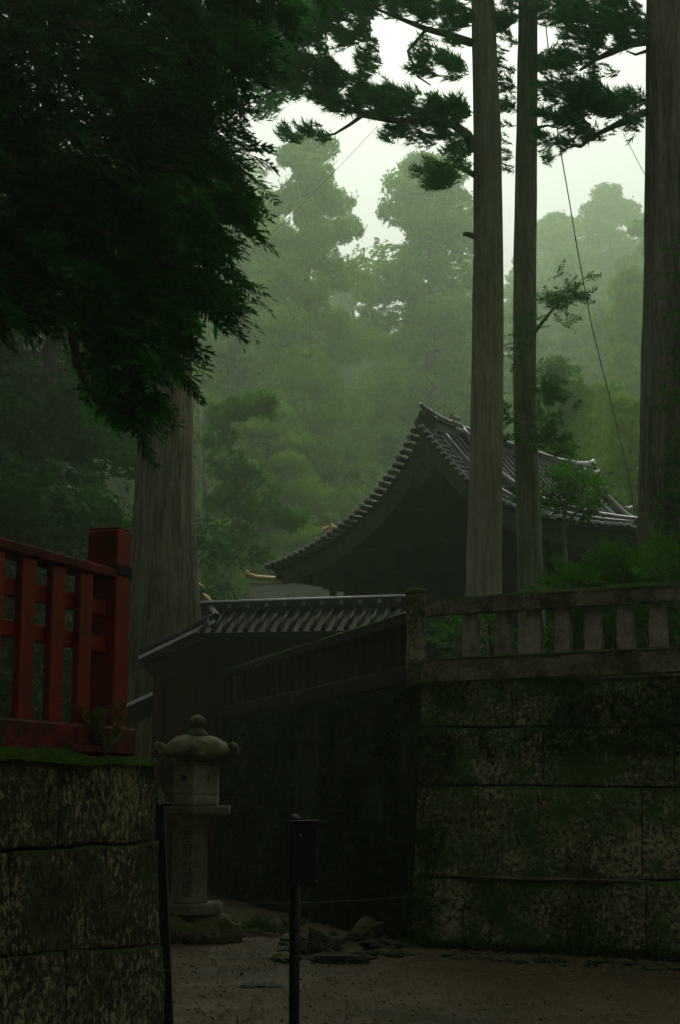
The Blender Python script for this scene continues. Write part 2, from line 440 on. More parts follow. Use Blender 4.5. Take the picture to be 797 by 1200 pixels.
def t_pad(rng, n=8):
    T = []
    for i in range(n):
        a = rng.uniform(0, 2 * math.pi); p = np.array([rng.normal(0, .28), rng.normal(0, .28), rng.normal(0, .06)]); l = rng.uniform(.3, .55)
        d = np.array([math.cos(a), math.sin(a), rng.normal(0, .22)]); x = np.array([-d[1], d[0], rng.normal(0, .22)]) * .17
        T.extend([p - x, p + x, p + d * l])
    return tris(T)
PAD = [t_pad(nr) for _ in range(6)]

def tri_obj(name, V, mat, parent, kind=None):
    off = np.array(OFF[parent] if parent in OFF else (0, 0, 0))
    o = bpy.data.objects.new(name, tri_mesh(name, V - off, mat)); put(o, parent)
    if kind: o['kind'] = kind
    return o

# ------------------------------------------------------------------ GROUND, TERRACE, HILL
def hill_h(x, y):
    d = max(0, y - 66 + .12 * abs(x)) ; base = .33 * d
    side = max(0, abs(x) - 26) * .35
    return base * (1 if d < 200 else 200 / d) + side * min(1, max(0, (y + 10) / 50)) + (2.0 * mnoise.noise(Vector((x * .03, y * .03, 0))) if d > 4 else 0)
xs = sorted(set([-220, -160, -110, -80, -55, -38, -26, -18, -12, -8] + [round(-6 + .25 * i, 3) for i in range(49)] + [8, 12, 18, 26, 38, 55, 80, 110, 160, 220]))
ys = sorted(set([-220, -160, -110, -70, -40, -25, -14, -8, -4, 0, 3, 5, 6.5] + [round(8 + .2 * i, 3) for i in range(60)] + [21, 23, 26, 30, 36, 42, 46, 52, 60, 70, 82, 95, 110, 128, 150, 175, 200, 230, 265, 300, 340]))
V = []; Fq = []
for j, y in enumerate(ys):
    for i, x in enumerate(xs):
        z = hill_h(x, y)
        if 6 < y < 21 and abs(x) < 6.5: z += .018 * n3((x, y, 0), 1.3, 2) + .010 * n3((x, y, 0), 4.5, 4)
        V.append((x, y, z))
nx = len(xs)
for j in range(len(ys) - 1):
    for i in range(nx - 1):
        a = j * nx + i; Fq.append((a, a + 1, a + 1 + nx, a + nx))
g = bpy.data.objects.new('ground', np_mesh('ground', V, Fq, M['ground'], True)); put(g); tag(g, 'wet brown dirt path and open ground', kind='structure')
g.data.materials.append(M['hill'])
mi = np.array([1 if (ys[k // (nx - 1)] >= 40 or abs(xs[k % (nx - 1)]) > 30) else 0 for k in range(len(Fq))], np.int32)
g.data.polygons.foreach_set('material_index', mi)

# key wall lines
def gp(px, py): d = ray(px, py); return EYE + d * (-EYE.z / d.z)
C0 = gp(480, 1109)                                  # foot of the corner
dR = Vector((math.sin(R(60.6)), -math.cos(R(60.6)), 0))   # along the right wall, towards us
dB = Vector((-math.sin(R(17.9)), math.cos(R(17.9)), 0))   # along the receding wall, away
nR = Vector((dR.y, -dR.x, 0)); nR = nR if nR.y < 0 else -nR
nB = Vector((dB.y, -dB.x, 0)); nB = nB if nB.x < 0 else -nB
BAT = .045
nRb = (nR + Vector((0, 0, BAT))).normalized(); nBb = (nB + Vector((0, 0, BAT))).normalized()
def Rw(px, py): return on(px, py, C0, nRb)
def Bw(px, py): return on(px, py, C0, nBb)
ZT = on(600, 795, C0, nRb).z                         # wall top
E0 = C0 + dB * 9.1                                   # far end of the receding wall
# terrace earth behind both walls
def flat(name, poly, z, mat, depth=.3):
    m = MB(); n = len(poly)
    m.add([(p[0], p[1], z) for p in poly] + [(p[0], p[1], z - depth) for p in poly],
          [tuple(range(n)), tuple(range(2 * n - 1, n - 1, -1))] + [(i, i + n, (i + 1) % n + n, (i + 1) % n) for i in range(n)])
    return m.build(name, mat, smooth=False)
bR = C0 + dR * 12
tp = [(C0.x - nR.x * .3 + .1, C0.y + .45), (bR.x + .25, bR.y + .35), (26, 12), (26, 50), (-2.5, 50), (-2.5, 29.6), (1.7, 29.4), (1.7, 25.3), (E0.x + .4, E0.y + .1), (E0.x + .35, E0.y - .6)]
tag(flat('terrace_ground', tp, ZT - .05, M['terrace'], 2.9), 'raised earth terrace behind the stone walls', kind='structure')

# ------------------------------------------------------------------ RIGHT WALL
rw = thing('stone_wall', C0, 'lichen-speckled retaining wall of large stone blocks below the balustrade, facing the path', 'wall')
def block(px, wallf, nrm, parent, mat, seed, depth=.35, res=9, amp=.03, edge=.009):
    q = [wallf(*p) for p in px]
    # shrink for the joint
    c = sum(q, Vector()) / 4; g_ = .0015
    q = [p + (c - p).normalized() * g_ for p in q]; hx = (q[1] - q[0]).normalized() * (.007 if res > 10 else .005); q = [q[0] + hx, q[1] - hx, q[2] - hx, q[3] + hx]
    L = (q[1] - q[0]).length; H = (q[3] - q[0]).length
    nu = max(3, int(L * res)); nv = max(3, int(H * res))
    return slab_face(q, nrm, depth, nu, nv, amp, seed, edge).build('stone_block', mat, parent, smooth=True)
def rows_px(rows):
    """rows: list of (list of (x, ytop, ybot) stations); consecutive stations make a block"""
    out = []
    for st in rows:
        for a, b in zip(st[:-1], st[1:]):
            out.append([(a[0], a[2]), (b[0], b[2]), (b[0], b[1]), (a[0], a[1])])
    return out
def cx(y): return 480 + (1109 - y) / (1109 - 790) * 14.5     # x of the corner at height y
rowsR = [
    [(494, 795, 851), (600, 795, 851), (717, 794, 852), (830, 793, 851), (960, 791, 849)],
    [(491.5, 853, 919), (637, 853, 920), (790, 853, 922), (970, 850, 920)],
    [(488, 921, 1026), (560, 921, 1027), (752, 923, 1031), (900, 923, 1032), (1010, 922, 1032)],
    [(483.5, 1028, 1120), (530, 1029, 1124), (757, 1033, 1140), (930, 1034, 1150)],
]
k = 0
for r_ in rows_px(rowsR):
    k += 1
    if k in (1, 5, 9, 13):    # leftmost of each row: follow the battered corner
        (a, b, c, d) = r_; r_ = [(cx(a[1]), a[1]), b, c, (cx(d[1]), d[1])]
    block(r_, Rw, nRb, rw, M['stone_right'], k, amp=.022 + .012 * (k % 3))
# the unseen run of the wall to the right of the picture
Rq = lambda s, z: C0 + dR * s + Vector((0, 0, z)) - nR * (BAT * z)
for j, (z0, z1) in enumerate([(0, .78), (.79, 1.66), (1.67, 2.2), (2.21, ZT)]):
    s = (C0 - Rq(0, 0)).length + [4.35, 4.6, 4.3, 4.3][j] - .35
    s = {0: 4.05, 1: 4.55, 2: 4.3, 3: 4.22}[j]
    while s < 11.5:
        L = rnd.uniform(1.0, 1.7)
        q = [Rq(s, z0), Rq(s + L, z0), Rq(s + L, z1), Rq(s, z1)]
        slab_face(q, nRb, .35, 6, 4, .03, 40 + s).build('stone_block', M['stone_right'], rw, smooth=True)
        s += L + .012
# ledge of worn stone standing proud of the course, its highlight painted pale
lp = [Rw(px, py) + nRb * .02 for px, py in ((528, 1026.5), (570, 1028), (620, 1030), (680, 1031), (720, 1031.5), (762, 1032))]
MB().tube(lp, [.006, .018, .022, .02, .016, .006], 6).build('ledge_highlight', M['lantern'], rw, smooth=True)
# backing so that joints are dark, not open
bk = MB(); z1 = ZT - .06
p = [C0 - nR * .3 + dR * .25, C0 + dR * 11.6 - nR * .3]
bk.add([(p[0].x, p[0].y, -.1), (p[1].x, p[1].y, -.1), (p[1].x, p[1].y, z1), (p[0].x, p[0].y, z1)], [(0, 1, 2, 3)])
bk.build('wall_core', M['terrace'], rw)

# ------------------------------------------------------------------ RECEDING WALL
bw = thing('stone_wall', C0 + dB * 4, 'dark moss-covered retaining wall running back from the corner behind the black sign post', 'wall')
ztop_b = lambda s: ZT + .02
Bq = lambda s, z: C0 + dB * s + Vector((0, 0, z)) - nB * (BAT * z)
zr = [-.05, .55, 1.15, 1.72, 2.28, ZT - .01]
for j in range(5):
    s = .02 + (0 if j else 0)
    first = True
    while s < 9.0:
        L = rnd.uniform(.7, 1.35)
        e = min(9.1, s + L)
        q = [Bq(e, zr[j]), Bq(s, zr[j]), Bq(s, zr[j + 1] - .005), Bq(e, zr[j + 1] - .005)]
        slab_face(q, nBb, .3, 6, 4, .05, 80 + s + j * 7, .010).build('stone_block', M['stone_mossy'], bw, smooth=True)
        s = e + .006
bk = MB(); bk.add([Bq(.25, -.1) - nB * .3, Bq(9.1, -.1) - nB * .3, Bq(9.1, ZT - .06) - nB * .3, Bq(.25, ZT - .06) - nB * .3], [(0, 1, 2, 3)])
bk.build('wall_core', M['terrace'], bw)

M['moss_dark'] = simple_mat('moss_dark', (.008, .030, .002), (.03, .085, .006), 5, rough=.95, spec=.05, bump=.02)
def moss_tufts(parent, fn, n, s0, s1, z0, z1, size, seed, nrm, mat='moss_dark', thr=0.0, sc=1.1):
    rg_ = np.random.RandomState(seed); P = []
    while len(P) < n:
        a_, z_ = rg_.uniform(s0, s1), rg_.uniform(z0, z1)
        if mnoise.noise(Vector((a_ * sc, seed, z_ * sc * .7))) + .4 * mnoise.noise(Vector((a_ * 4, seed, z_ * 3))) < thr + rg_.uniform(-.15, .15): continue
        P.append(tuple(fn(a_, z_) + nrm * .012))
    P = np.array(P); D = np.array([nrm.x * .5, nrm.y * .5, -1.0]) + rg_.normal(0, .45, (n, 3))
    tri_obj('moss', scatter([t_[:30] for t_ in PUFF], P, D, size * rg_.uniform(.5, 1.3, n), rg_, 1.0), M[mat], parent, 'stuff')
moss_tufts(bw, Bq, 7000, .05, 9, .05, ZT, .11, 3, nB, thr=-.12)
moss_tufts(rw, Rq, 3600, .02, 7, 2.0, ZT - .02, .06, 5, nR, thr=-.02, sc=1.6)
moss_tufts(rw, Rq, 1800, .0, 7, 0, .5, .05, 6, nR, 'moss', thr=.02, sc=1.4)
moss_tufts(rw, Rq, 900, .0, .5, 0, 2.4, .05, 7, nR, thr=.1, sc=2.5)

# ------------------------------------------------------------------ BALUSTRADES
def moss_strip(a, b, halfw, n, parent, thick=.03, seed=0, cover=.5, mat=None):
    """uneven cushion of moss along a line; a, b end points on top of a surface; halfw vector across"""
    m = MB(); a = Vector(a); b = Vector(b); halfw = Vector(halfw); nn = int((b - a).length / .03) + 2; w_ = 7
    vs = []
    for i in range(nn):
        t = i / (nn - 1); c = a.lerp(b, t)
        for j in range(w_):
            u_ = -1 + 2 * j / (w_ - 1); p = c + halfw * u_ * 1.04
            h = thick * (max(0, n3(p, 2.4, seed) + cover) + .5 * max(0, n3(p, 11, seed))) * (1 - .55 * abs(u_) ** 3)
            if j in (0, w_ - 1): h = -.012 - .5 * thick * max(0, n3(p, 4, seed + 2) + cover * .5)
            vs.append(p + Vector((0, 0, h - .004)))
    fs = [(i * w_ + j, i * w_ + j + 1, (i + 1) * w_ + j + 1, (i + 1) * w_ + j) for i in range(nn - 1) for j in range(w_ - 1)]
    m.add(vs, fs); o = m.build('moss', mat or M['moss'], parent, smooth=True); o['kind'] = 'stuff'; return o

rb = thing('stone_balustrade', Rq(.1, ZT), 'pale stone balustrade with mossy top rail along the front of the terrace', 'balustrade')
off_b = -nR * (BAT * ZT + .10)          # centre line of the balustrade, just inside the wall face
Rb = lambda s, z: C0 + dR * s + off_b + Vector((0, 0, z))
def s_at(px, line, s0=0, s1=12):          # parameter on a line whose picture x is px
    for _ in range(50):
        m_ = (s0 + s1) / 2; p_ = line(m_, 3.0); x_ = 398.5 + F * p_.x / ((p_.y) * math.cos(PITCH) + (p_.z - 1.6) * math.sin(PITCH))
        if (x_ < px) == (s1 > s0): s0 = m_
        else: s1 = m_
    return (s0 + s1) / 2
zs1 = on(600, 767, C0 + off_b - nR * -.09, nR).z       # top of the sill beam
zt0 = on(600, 716, C0 + off_b, nR).z; zt1 = on(600, 697, C0 + off_b, nR).z
half = nR * .10
def beam(name, a, b, hw, z0, z1, mat, parent, seed, amp=.012):
    """rough rectangular beam"""
    a = Vector(a); b = Vector(b); n = max(6, int((b - a).length * 9)); m = MB(); vs = []
    for i in range(n + 1):
        c = a.lerp(b, i / n)
        for (u_, z) in ((-1, z0), (-.96, z0 - 0), (1, z0), (1.0, (z0 + z1) / 2), (1, z1 - .02), (.88, z1), (0, z1 + .006), (-.88, z1), (-1, z1 - .02), (-1, (z0 + z1) / 2)):
            p = c + hw * u_ + Vector((0, 0, z)); p += Vector((0, 0, amp * n3(p, 6, seed))) + hw.normalized() * (amp * n3(p, 5, seed + 3)); vs.append(p)
    K = 10
    fs = [(i * K + j, i * K + (j + 1) % K, (i + 1) * K + (j + 1) % K, (i + 1) * K + j) for i in range(n) for j in range(K)]
    fs += [tuple(range(K))[::-1], tuple(n * K + j for j in range(K))]
    m.add(vs, fs); return m.build(name, mat, parent, smooth=False)
sj = [.12, s_at(712, Rb), 5.2, 8.2, 11.2]
for i, (a, b) in enumerate(zip(sj[:-1], sj[1:])):
    beam('base_rail', Rb(a + .004, 0), Rb(b - .004, 0), nR * .14, ZT + .005, zs1, M['stone_rail'], rb, i)
sj = [.16, s_at(640, Rb), s_at(785, Rb), 5.0, 8.0, 11.2]
for i, (a, b) in enumerate(zip(sj[:-1], sj[1:])):
    beam('top_rail', Rb(a + .003, 0), Rb(b - .003, 0), half, zt0, zt1, M['stone_rail'], rb, 9 + i)
moss_strip(Rb(s_at(600, Rb), zt1), Rb(11, zt1), nR * .105, 0, rb, .045, 1, .42)
moss_strip(Rb(.2, zt1), Rb(s_at(606, Rb), zt1), nR * .10, 0, rb, .02, 2, .12)
moss_strip(Rb(.15, zs1), Rb(11, zs1), nR * .145, 0, rb, .02, 3, .3)
moss_strip(Rq(.0, ZT) + Vector((0, 0, .004)) - nR * -.01, Rq(10, ZT) + Vector((0, 0, .004)) - nR * -.01, nR * .03, 0, rb, .02, 33, .4)
# balusters: tapered slabs with a sloped shoulder
def baluster_mesh(seed):
    m = MB(); h = zt0 - zs1 + .02; vs = []; n = 8
    for i in range(n + 1):
        t = i / n; wd = .090 - .012 * t - (.028 * ((t - .75) / .25) ** 2 if t > .75 else 0); dp = .062 - .008 * t
        for sx, sy in ((-1, -1), (1, -1), (1, 1), (-1, 1)):
            p = Vector((sx * wd, sy * dp, t * h)); p += Vector((.007 * n3(p, 9, seed), .006 * n3(p, 9, seed + 4), 0)); vs.append(p)
    fs = [(i * 4 + j, i * 4 + (j + 1) % 4, (i + 1) * 4 + (j + 1) % 4, (i + 1) * 4 + j) for i in range(n) for j in range(4)]
    fs += [(3, 2, 1, 0), (n * 4, n * 4 + 1, n * 4 + 2, n * 4 + 3)]
    m.add(vs, fs); return m.mesh('baluster', M['picket'], (0, 0, 0), bevel=.008)
bal = [baluster_mesh(i * 5) for i in range(3)]
angR = math.atan2(dR.y, dR.x)
spx = [s_at(p_, Rb) for p_ in (553, 591, 627, 661, 697, 735, 773)]
while spx[-1] < 10.6: spx.append(spx[-1] + .36)
for i, s in enumerate(spx):
    o = bpy.data.objects.new('baluster', bal[i % 3]); put(o, rb)
    o.location = Rb(s, zs1 - .01) - OFF[rb]; o.rotation_euler = (0, rnd.uniform(-.015, .015), angR)
# corner post
pc = Rb(.02, 0) - dR * .02; hp = on(508, 689, pc, nR).z
m = MB(); pr = .118; prof = [(pr * 1.0, ZT - .03), (pr * 1.0, ZT + .3), (pr * .93, ZT + .34), (pr * .95, hp - .14), (pr * 1.06, hp - .10), (pr * .98, hp - .05), (pr * .7, hp - .012), (pr * .2, hp)]
m.lathe((pc.x, pc.y, 0), prof, 14)
m.v = [tuple(Vector(v) + Vector((.01 * n3(v, 7), .01 * n3(v, 7, 3), 0))) for v in m.v]
cpost = m.build('corner_post', M['stone_post'], rb, smooth=True); cpost['label'] = 'round-topped corner post crusted with moss and lichen'
mm = MB().ball((pc.x, pc.y, hp - .05), pr * 1.04, 12, (1, 1, .62), .25, 4)
o = mm.build('moss', M['moss'], cpost, smooth=True); o['kind'] = 'stuff'

# sloping-looking balustrade on the receding wall
bb = thing('stone_balustrade', Bq(.3, ZT), 'dark shadowed balustrade with thin mossy top rail on the wall running back from the corner', 'balustrade')
offb2 = -nB * (BAT * ZT + .10)
Bb = lambda s, z: C0 + dB * s + offb2 + Vector((0, 0, z))
zb1 = ZT + .30
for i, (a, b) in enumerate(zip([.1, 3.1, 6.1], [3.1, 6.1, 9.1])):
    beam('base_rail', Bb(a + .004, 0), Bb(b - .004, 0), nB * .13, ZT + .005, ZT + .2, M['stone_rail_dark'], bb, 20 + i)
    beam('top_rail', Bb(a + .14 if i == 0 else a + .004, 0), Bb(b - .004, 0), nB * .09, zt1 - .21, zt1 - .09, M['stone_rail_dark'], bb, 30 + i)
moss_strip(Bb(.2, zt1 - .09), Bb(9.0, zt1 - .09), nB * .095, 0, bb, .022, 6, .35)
bal2 = []
for sd_ in (1, 6, 12):
    m = MB(); h = zt1 - .2 - ZT - .18
    for i, (a, b) in enumerate(((0, .5), (.5, 1))): pass
    vs = []
    for i in range(5):
        t = i / 4
        for sx, sy in ((-1, -1), (1, -1), (1, 1), (-1, 1)):
            p = Vector((sx * (.085 - .015 * t), sy * .055, t * h)); vs.append(p + Vector((.006 * n3(p, 9, sd_), 0, 0)))
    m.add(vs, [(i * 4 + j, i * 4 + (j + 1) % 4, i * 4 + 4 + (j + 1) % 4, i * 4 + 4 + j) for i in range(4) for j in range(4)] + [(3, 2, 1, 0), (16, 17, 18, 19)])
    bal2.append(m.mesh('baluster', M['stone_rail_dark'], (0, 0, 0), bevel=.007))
angB = math.atan2(dB.y, dB.x); s = .42; i = 0
while s < 9.0:
    o = bpy.data.objects.new('baluster', bal2[i % 3]); put(o, bb); o.location = Bb(s, ZT + .19) - OFF[bb]; o.rotation_euler = (0, 0, angB)
    s += .345; i += 1

# ------------------------------------------------------------------ LEFT WALL AND RED FENCE
dL = Vector((math.sin(R(20.7)), math.cos(R(20.7)), 0)); nL = Vector((dL.y, -dL.x, 0))    # face looks right and towards us
PL = at(150, 880, 9.0); PL.z = 0                     # under the end post, on the face of the fence
fL = PL + nL * .0
WL = PL + nL * .10                                   # top edge of wall face
ZL = 1.80
nLb = (nL + Vector((0, 0, .05))).normalized()
PW = Vector((WL.x, WL.y, ZL))
def Lw(px, py): return on(px, py, PW, nLb)
lw = thing('stone_wall', (PW.x, PW.y, 0), 'speckled stone block wall carrying the red fence', 'wall')
rowsL = [
    [(-150, 872, 1004), (68, 887, 991), (184, 896, 985)],
    [(-170, 1007, 1134), (13, 997, 1119), (188, 987, 1108)],
    [(-190, 1138, 1330), (78, 1114, 1296), (194, 1110, 1262)],
]
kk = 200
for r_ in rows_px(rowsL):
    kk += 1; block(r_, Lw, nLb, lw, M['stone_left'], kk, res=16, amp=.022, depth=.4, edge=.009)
def Lq(s, z): return Vector((PW.x, PW.y, z)) + dL * s - nL * (.05 * (z - ZL))
sEnd = (Lw(184, 896) - PW).dot(dL)
for j, (z0, z1) in enumerate(((-.1, .6), (.61, 1.2), (1.21, 1.8))):     # run outside the frame and the end face
    s = -2.62 - .1 * j
    while s > -6:
        L = rnd.uniform(.9, 1.4); q = [Lq(s - L, z0), Lq(s, z0), Lq(s, z1), Lq(s - L, z1)]
        slab_face(q, nLb, .4, 6, 4, .025, 300 + s).build('stone_block', M['stone_left'], lw, smooth=True); s -= L + .012
    e = sEnd + .01
    q = [Lq(e + .03, z0), Lq(e + .03, z0) - nL * 3.2, Lq(e, z1) - nL * 3.2, Lq(e, z1)]
    slab_face([q[0] - nL * .1, q[1], q[2], q[3] - nL * .1], dL, .3, 8, 4, .025, 333 + j).build('stone_block', M['stone_left'], lw, smooth=True)
bk = MB(); q = [Lq(-6.2, -.1) - nL * .3, Lq(sEnd - .2, -.1) - nL * .3, Lq(sEnd - .2, 1.7) - nL * .3, Lq(-6.2, 1.7) - nL * .3]
bk.hexa([q[0], q[1], q[1] - nL * 8, q[0] - nL * 8, q[3], q[2], q[2] - nL * 8, q[3] - nL * 8]); bk.build('wall_core', M['terrace'], lw)
moss_strip(Lq(-4, ZL - .005) - nL * .09, Lq(sEnd - .02, ZL - .02) - nL * .09, nL * .12, 0, lw, .05, 8, .55)
moss_strip(Lq(-4, ZL - .005) - nL * .32, Lq(sEnd - .02, ZL - .02) - nL * .32, nL * .14, 0, lw, .03, 18, .5)

rf = thing('red_fence', (PL.x, PL.y, ZL), 'vermilion painted wooden fence with square end post on the left stone wall', 'fence')
def Lf(px, py, off=0.0): return on(px, py, PL + nL * off, nL)
def fbar(name, s0, s1, z0, z1, o0, o1, mat, bevel=.006):
    """bar along the fence: s range, z range, offsets behind the face"""
    a = PL + dL * s0 - nL * ((o0 + o1) / 2); b = PL + dL * s1 - nL * ((o0 + o1) / 2)
    zc = (z0 + z1) / 2
    m = MB().bar(Vector((a.x, a.y, zc)), Vector((b.x, b.y, zc)), nL * ((o1 - o0) / 2), Vector((0, 0, (z1 - z0) / 2)))
    return m.build(name, mat, rf, bevel=bevel)
sp = lambda px, py: (Lf(px, py) - PL).dot(dL)
zz = lambda px, py, o=0: Lf(px, py, o).z
post_s1 = sp(148.5, 760); post_s0 = post_s1 - .165
zp1 = zz(150, 624)
fbar('end_post', post_s0, post_s1, ZL + .02, zp1, -.015, .185, M['red'], .008)
fbar('post_cap', post_s0 + .004, post_s1 - .004, zp1 + .002, zp1 + .012, -.01, .18, M['red_old'], .006)
fbar('post_band', post_s0 - .006, post_s1 + .006, zz(148, 677), zz(148, 665), -.022, .19, M['wood_dark'], .003)
ztr1, ztr0 = zz(60, 646), zz(60, 660)
s_left = -3.9
fbar('top_rail', s_left, post_s0 - .002, ztr0, ztr1, -.02, .15, M['red_old'], .012)
zbr1, zbr0 = zz(60, 846), zz(60, 881, .03)
fbar('bottom_rail', s_left, post_s1 + .05, ZL + .012, zbr1, -.05, .20, M['red_old'], .014)
fbar('middle_rail', s_left, post_s0 - .002, zz(50, 706, -.03), zz(50, 685, -.03), .046, .085, M['red'])
fbar('middle_rail', s_left, post_s0 - .002, zz(50, 752, -.03), zz(50, 732, -.03), .046, .085, M['red'])
# balusters with right edges at these picture columns
edges = [103, 70, 36, -2, -44, -90, -142]
for i, e in enumerate(edges):
    s1 = sp([108, 76, 41, 3, -40, -88, -142][i], 740)
    fbar('baluster', s1 - .135, s1, zbr1 + .002, ztr0 - .002, 0.0, .045, M['red'], .005)
s1 -= .35
while s1 > s_left + .2:
    fbar('baluster', s1 - .135, s1, zbr1 + .002, ztr0 - .002, 0.0, .045, M['red'], .005); s1 -= .33
fbar('end_post', s_left - .17, s_left - .002, ZL + .02, zp1, -.015, .185, M['red'], .008)

def leaf_cluster(name, centre, spread, n, size, label, cat, mat, seed, temps=LEAFY, dirs=None, group=None, stems=True, base=None):
    rg = np.random.RandomState(seed); b = Vector(base) if base is not None else Vector(centre)
    t = thing(name, b, label, cat, group)
    P = np.array(centre) + rg.normal(0, 1, (n, 3)) * np.array(spread)
    D = (P - np.array(b)) + rg.normal(0, .4, (n, 3)) * np.max(spread)
    if dirs is not None: D = np.tile(np.array(dirs, float), (n, 1)) + rg.normal(0, .5, (n, 3))
    V = scatter(temps, P, D, size * rg.uniform(.7, 1.2, n), rg, .6)
    tri_obj('leaves', V, mat, t)
    if stems:
        m = MB()
        for i in range(0, n, max(1, n // 14)):
            m.tube([b, b.lerp(Vector(P[i]), .5) + Vector((0, 0, .02)), P[i]], [.006, .004, .002], 4)
        m.build('stem', M['bark_tall2'], t)
    return t
leaf_cluster('weed_sprig', Lf(120, 858, .07), (.07, .05, .035), 20, .12, 'small leafy weed growing at the foot of the red fence', 'weed', M['sprig'], 3, base=Lf(124, 883, .06))
leaf_cluster('creeper_sprig', Lw(177, 908) + nL * .03, (.025, .03, .05), 12, .09, 'pale-leaved creeper hanging at the top right corner of the left wall', 'creeper', M['sprig'], 4, base=Lw(180, 893) - nL * .02)

# dark leaning board with a grey strip, just beyond the wall end
a = at(187.5, 945, 9.75); b = at(200, 1215, 9.75); b.z = 0.0
db = thing('dark_board', (b.x, b.y, 0), 'narrow black board with a pale edge strip leaning at the end of the left wall', 'board')
MB().bar(b, a, Vector((.027, 0, 0)), Vector((0, .05, 0))).build('board', M['black'], db, bevel=.003)
MB().bar(b + Vector((.031, -.052, 0)), a + Vector((.031, -.052, 0)), Vector((.004, 0, 0)), Vector((0, .006, 0))).build('edge_strip', M['greystrip'], db)
MB().box(a + Vector((.02, 0, .012)), (.06, 0, 0), (0, .06, 0), (0, 0, .011)).build('cap', M['black'], db, bevel=.003)
t_ = at(197, 1138, 9.68); MB().tube([t_ + Vector((-.04, 0, .004)), t_ + Vector((.012, 0, 0))], .004, 6).build('pin', M['greystrip'], db)

# ------------------------------------------------------------------ STONE LANTERN
LY = 17.4; lc = at(229, 1000, LY); lx, ly = lc.x, LY
ln = thing('stone_lantern', (lx, ly, 0), 'tall hexagonal stone lantern with mossy curled roof beside the dark wall', 'lantern')
Z = lambda py: at(229, py, LY).z
px_m = LY / F / math.cos(PITCH) * .985
def wob(m, amp, sc, seed):
    m.v = [tuple(Vector(v) + Vector((amp * n3(v, sc, seed), amp * n3(v, sc, seed + 2), amp * n3(v, sc, seed + 5)))) for v in m.v]; return m
HEX = -math.pi / 2                                  # a corner faces us
# plinth: rough rock + slab
m = MB().ball((lx, ly, .12), .48, 22, (1.05, .85, .55), .28, 3); m.v = [tuple((v[0], v[1], max(v[2], -.05) if v[2] < .30 else .30 + (v[2] - .30) * .35)) for v in m.v]
m.build('foot_stone', M['lantern_moss'], ln, smooth=True)
zpl = Z(1057)
wob(MB().lathe((lx, ly, 0), [(.345, zpl - .13), (.35, zpl - .10), (.35, zpl - .015), (.335, zpl)], 6, HEX), .012, 6, 1).build('plinth', M['lantern'], ln, bevel=.01)
m = MB(); rc = 20 * px_m; prof = [(rc * 1.08, zpl - .01), (rc * 1.02, zpl + .02), (rc, zpl + .06), (rc, Z(1015)), (rc * 1.0, Z(966)), (rc * 1.04, Z(962)), (rc * 1.0, Z(958))]
m.lathe((lx - .06, ly, 0), prof, 28); shaft = m.build('shaft', M['lantern'], ln, smooth=True)
# carved dedication, shade of the cuts painted as dark strokes round the shaft
try:
    cu = bpy.data.curves.new('inscription', 'FONT'); cu.body = '奉\n献\n石\n燈\n籠'; cu.size = .115; cu.align_x = 'CENTER'; cu.space_line = .85
    to = bpy.data.objects.new('inscription', cu); COL.objects.link(to)
    dg = bpy.context.evaluated_depsgraph_get(); me0 = bpy.data.meshes.new_from_object(to.evaluated_get(dg)); bpy.data.objects.remove(to)
    if len(me0.vertices) > 20:
        co = [v.co.copy() for v in me0.vertices]; x0 = sum(c.x for c in co) / len(co); y1 = max(c.y for c in co); y0 = min(c.y for c in co)
        sc = (Z(972) - Z(1050)) / (y1 - y0)
        for v, c in zip(me0.vertices, co):
            th = (c.x - x0) * 1.0 / rc - .05; v.co = Vector((-.06 + math.sin(th) * (rc + .002), -math.cos(th) * (rc + .002), Z(972) + (c.y - y1) * sc))
        me0.materials.clear(); me0.materials.append(M['recess_shade']); o = bpy.data.objects.new('inscription', me0); put(o, shaft)
except Exception as ex: print('text', ex)
# table stone
zt_ = Z(953); zu = Z(944)
wob(MB().lathe((lx, ly, 0), [(.24, Z(966) - .01), (.27, Z(962)), (.38, zt_ - .02), (.425, zt_), (.43, zu - .015), (.415, zu)], 6, HEX), .006, 6, 3).build('table_stone', M['lantern'], ln, bevel=.008)
# fire box with two openings, flat shapes with their inner shade painted dark
Rf = 25 / .866 * px_m; zf0, zf1 = zu, Z(893)
m = MB().lathe((lx, ly, 0), [(Rf, zf0 + .001), (Rf, zf0 + .105), (Rf * .97, zf0 + .108), (Rf * .97, zf0 + .122), (Rf, zf0 + .125), (Rf, zf1)], 6, HEX)
fb = m.build('fire_box', M['lantern_lit'], ln, bevel=.006)
for sgn in (-1, 1):
    th = HEX + sgn * R(30); nf = Vector((math.cos(th), math.sin(th), 0)); tf = Vector((-nf.y, nf.x, 0))
    c = Vector((lx, ly, zf0 + .30)) + nf * (Rf * .866 + .003)
    mm = MB()
    if sgn < 0:
        n = 14; mm.add([c + tf * (.042 * math.cos(2 * math.pi * i / n)) + Vector((0, 0, .042 * math.sin(2 * math.pi * i / n))) for i in range(n)], [tuple(range(n))])
    else:
        n = 9; o_ = [c + tf * (.05 * math.sin(a_)) * 1 + Vector((0, 0, .05 * math.cos(a_))) for a_ in [math.pi * i / (n - 1) for i in range(n)]]
        i_ = [c + tf * (.022 * math.sin(a_)) + Vector((0, 0, .05 * math.cos(a_))) for a_ in [math.pi * i / (n - 1) for i in range(n)]]
        mm.add(o_ + i_, [(i, i + 1, n + i + 1, n + i) for i in range(n - 1)])
    mm.build('window_opening', M['recess_shade'], fb)
    for zc_, hh in ((zf1 - .035, .012), (zf0 + .012, .012)):
        MB().box(Vector((lx, ly, zc_)) + nf * (Rf * .866 + .004), tf * (Rf * .44), nf * .006, Vector((0, 0, hh))).build('frame_band', M['lantern'], fb, bevel=.003)
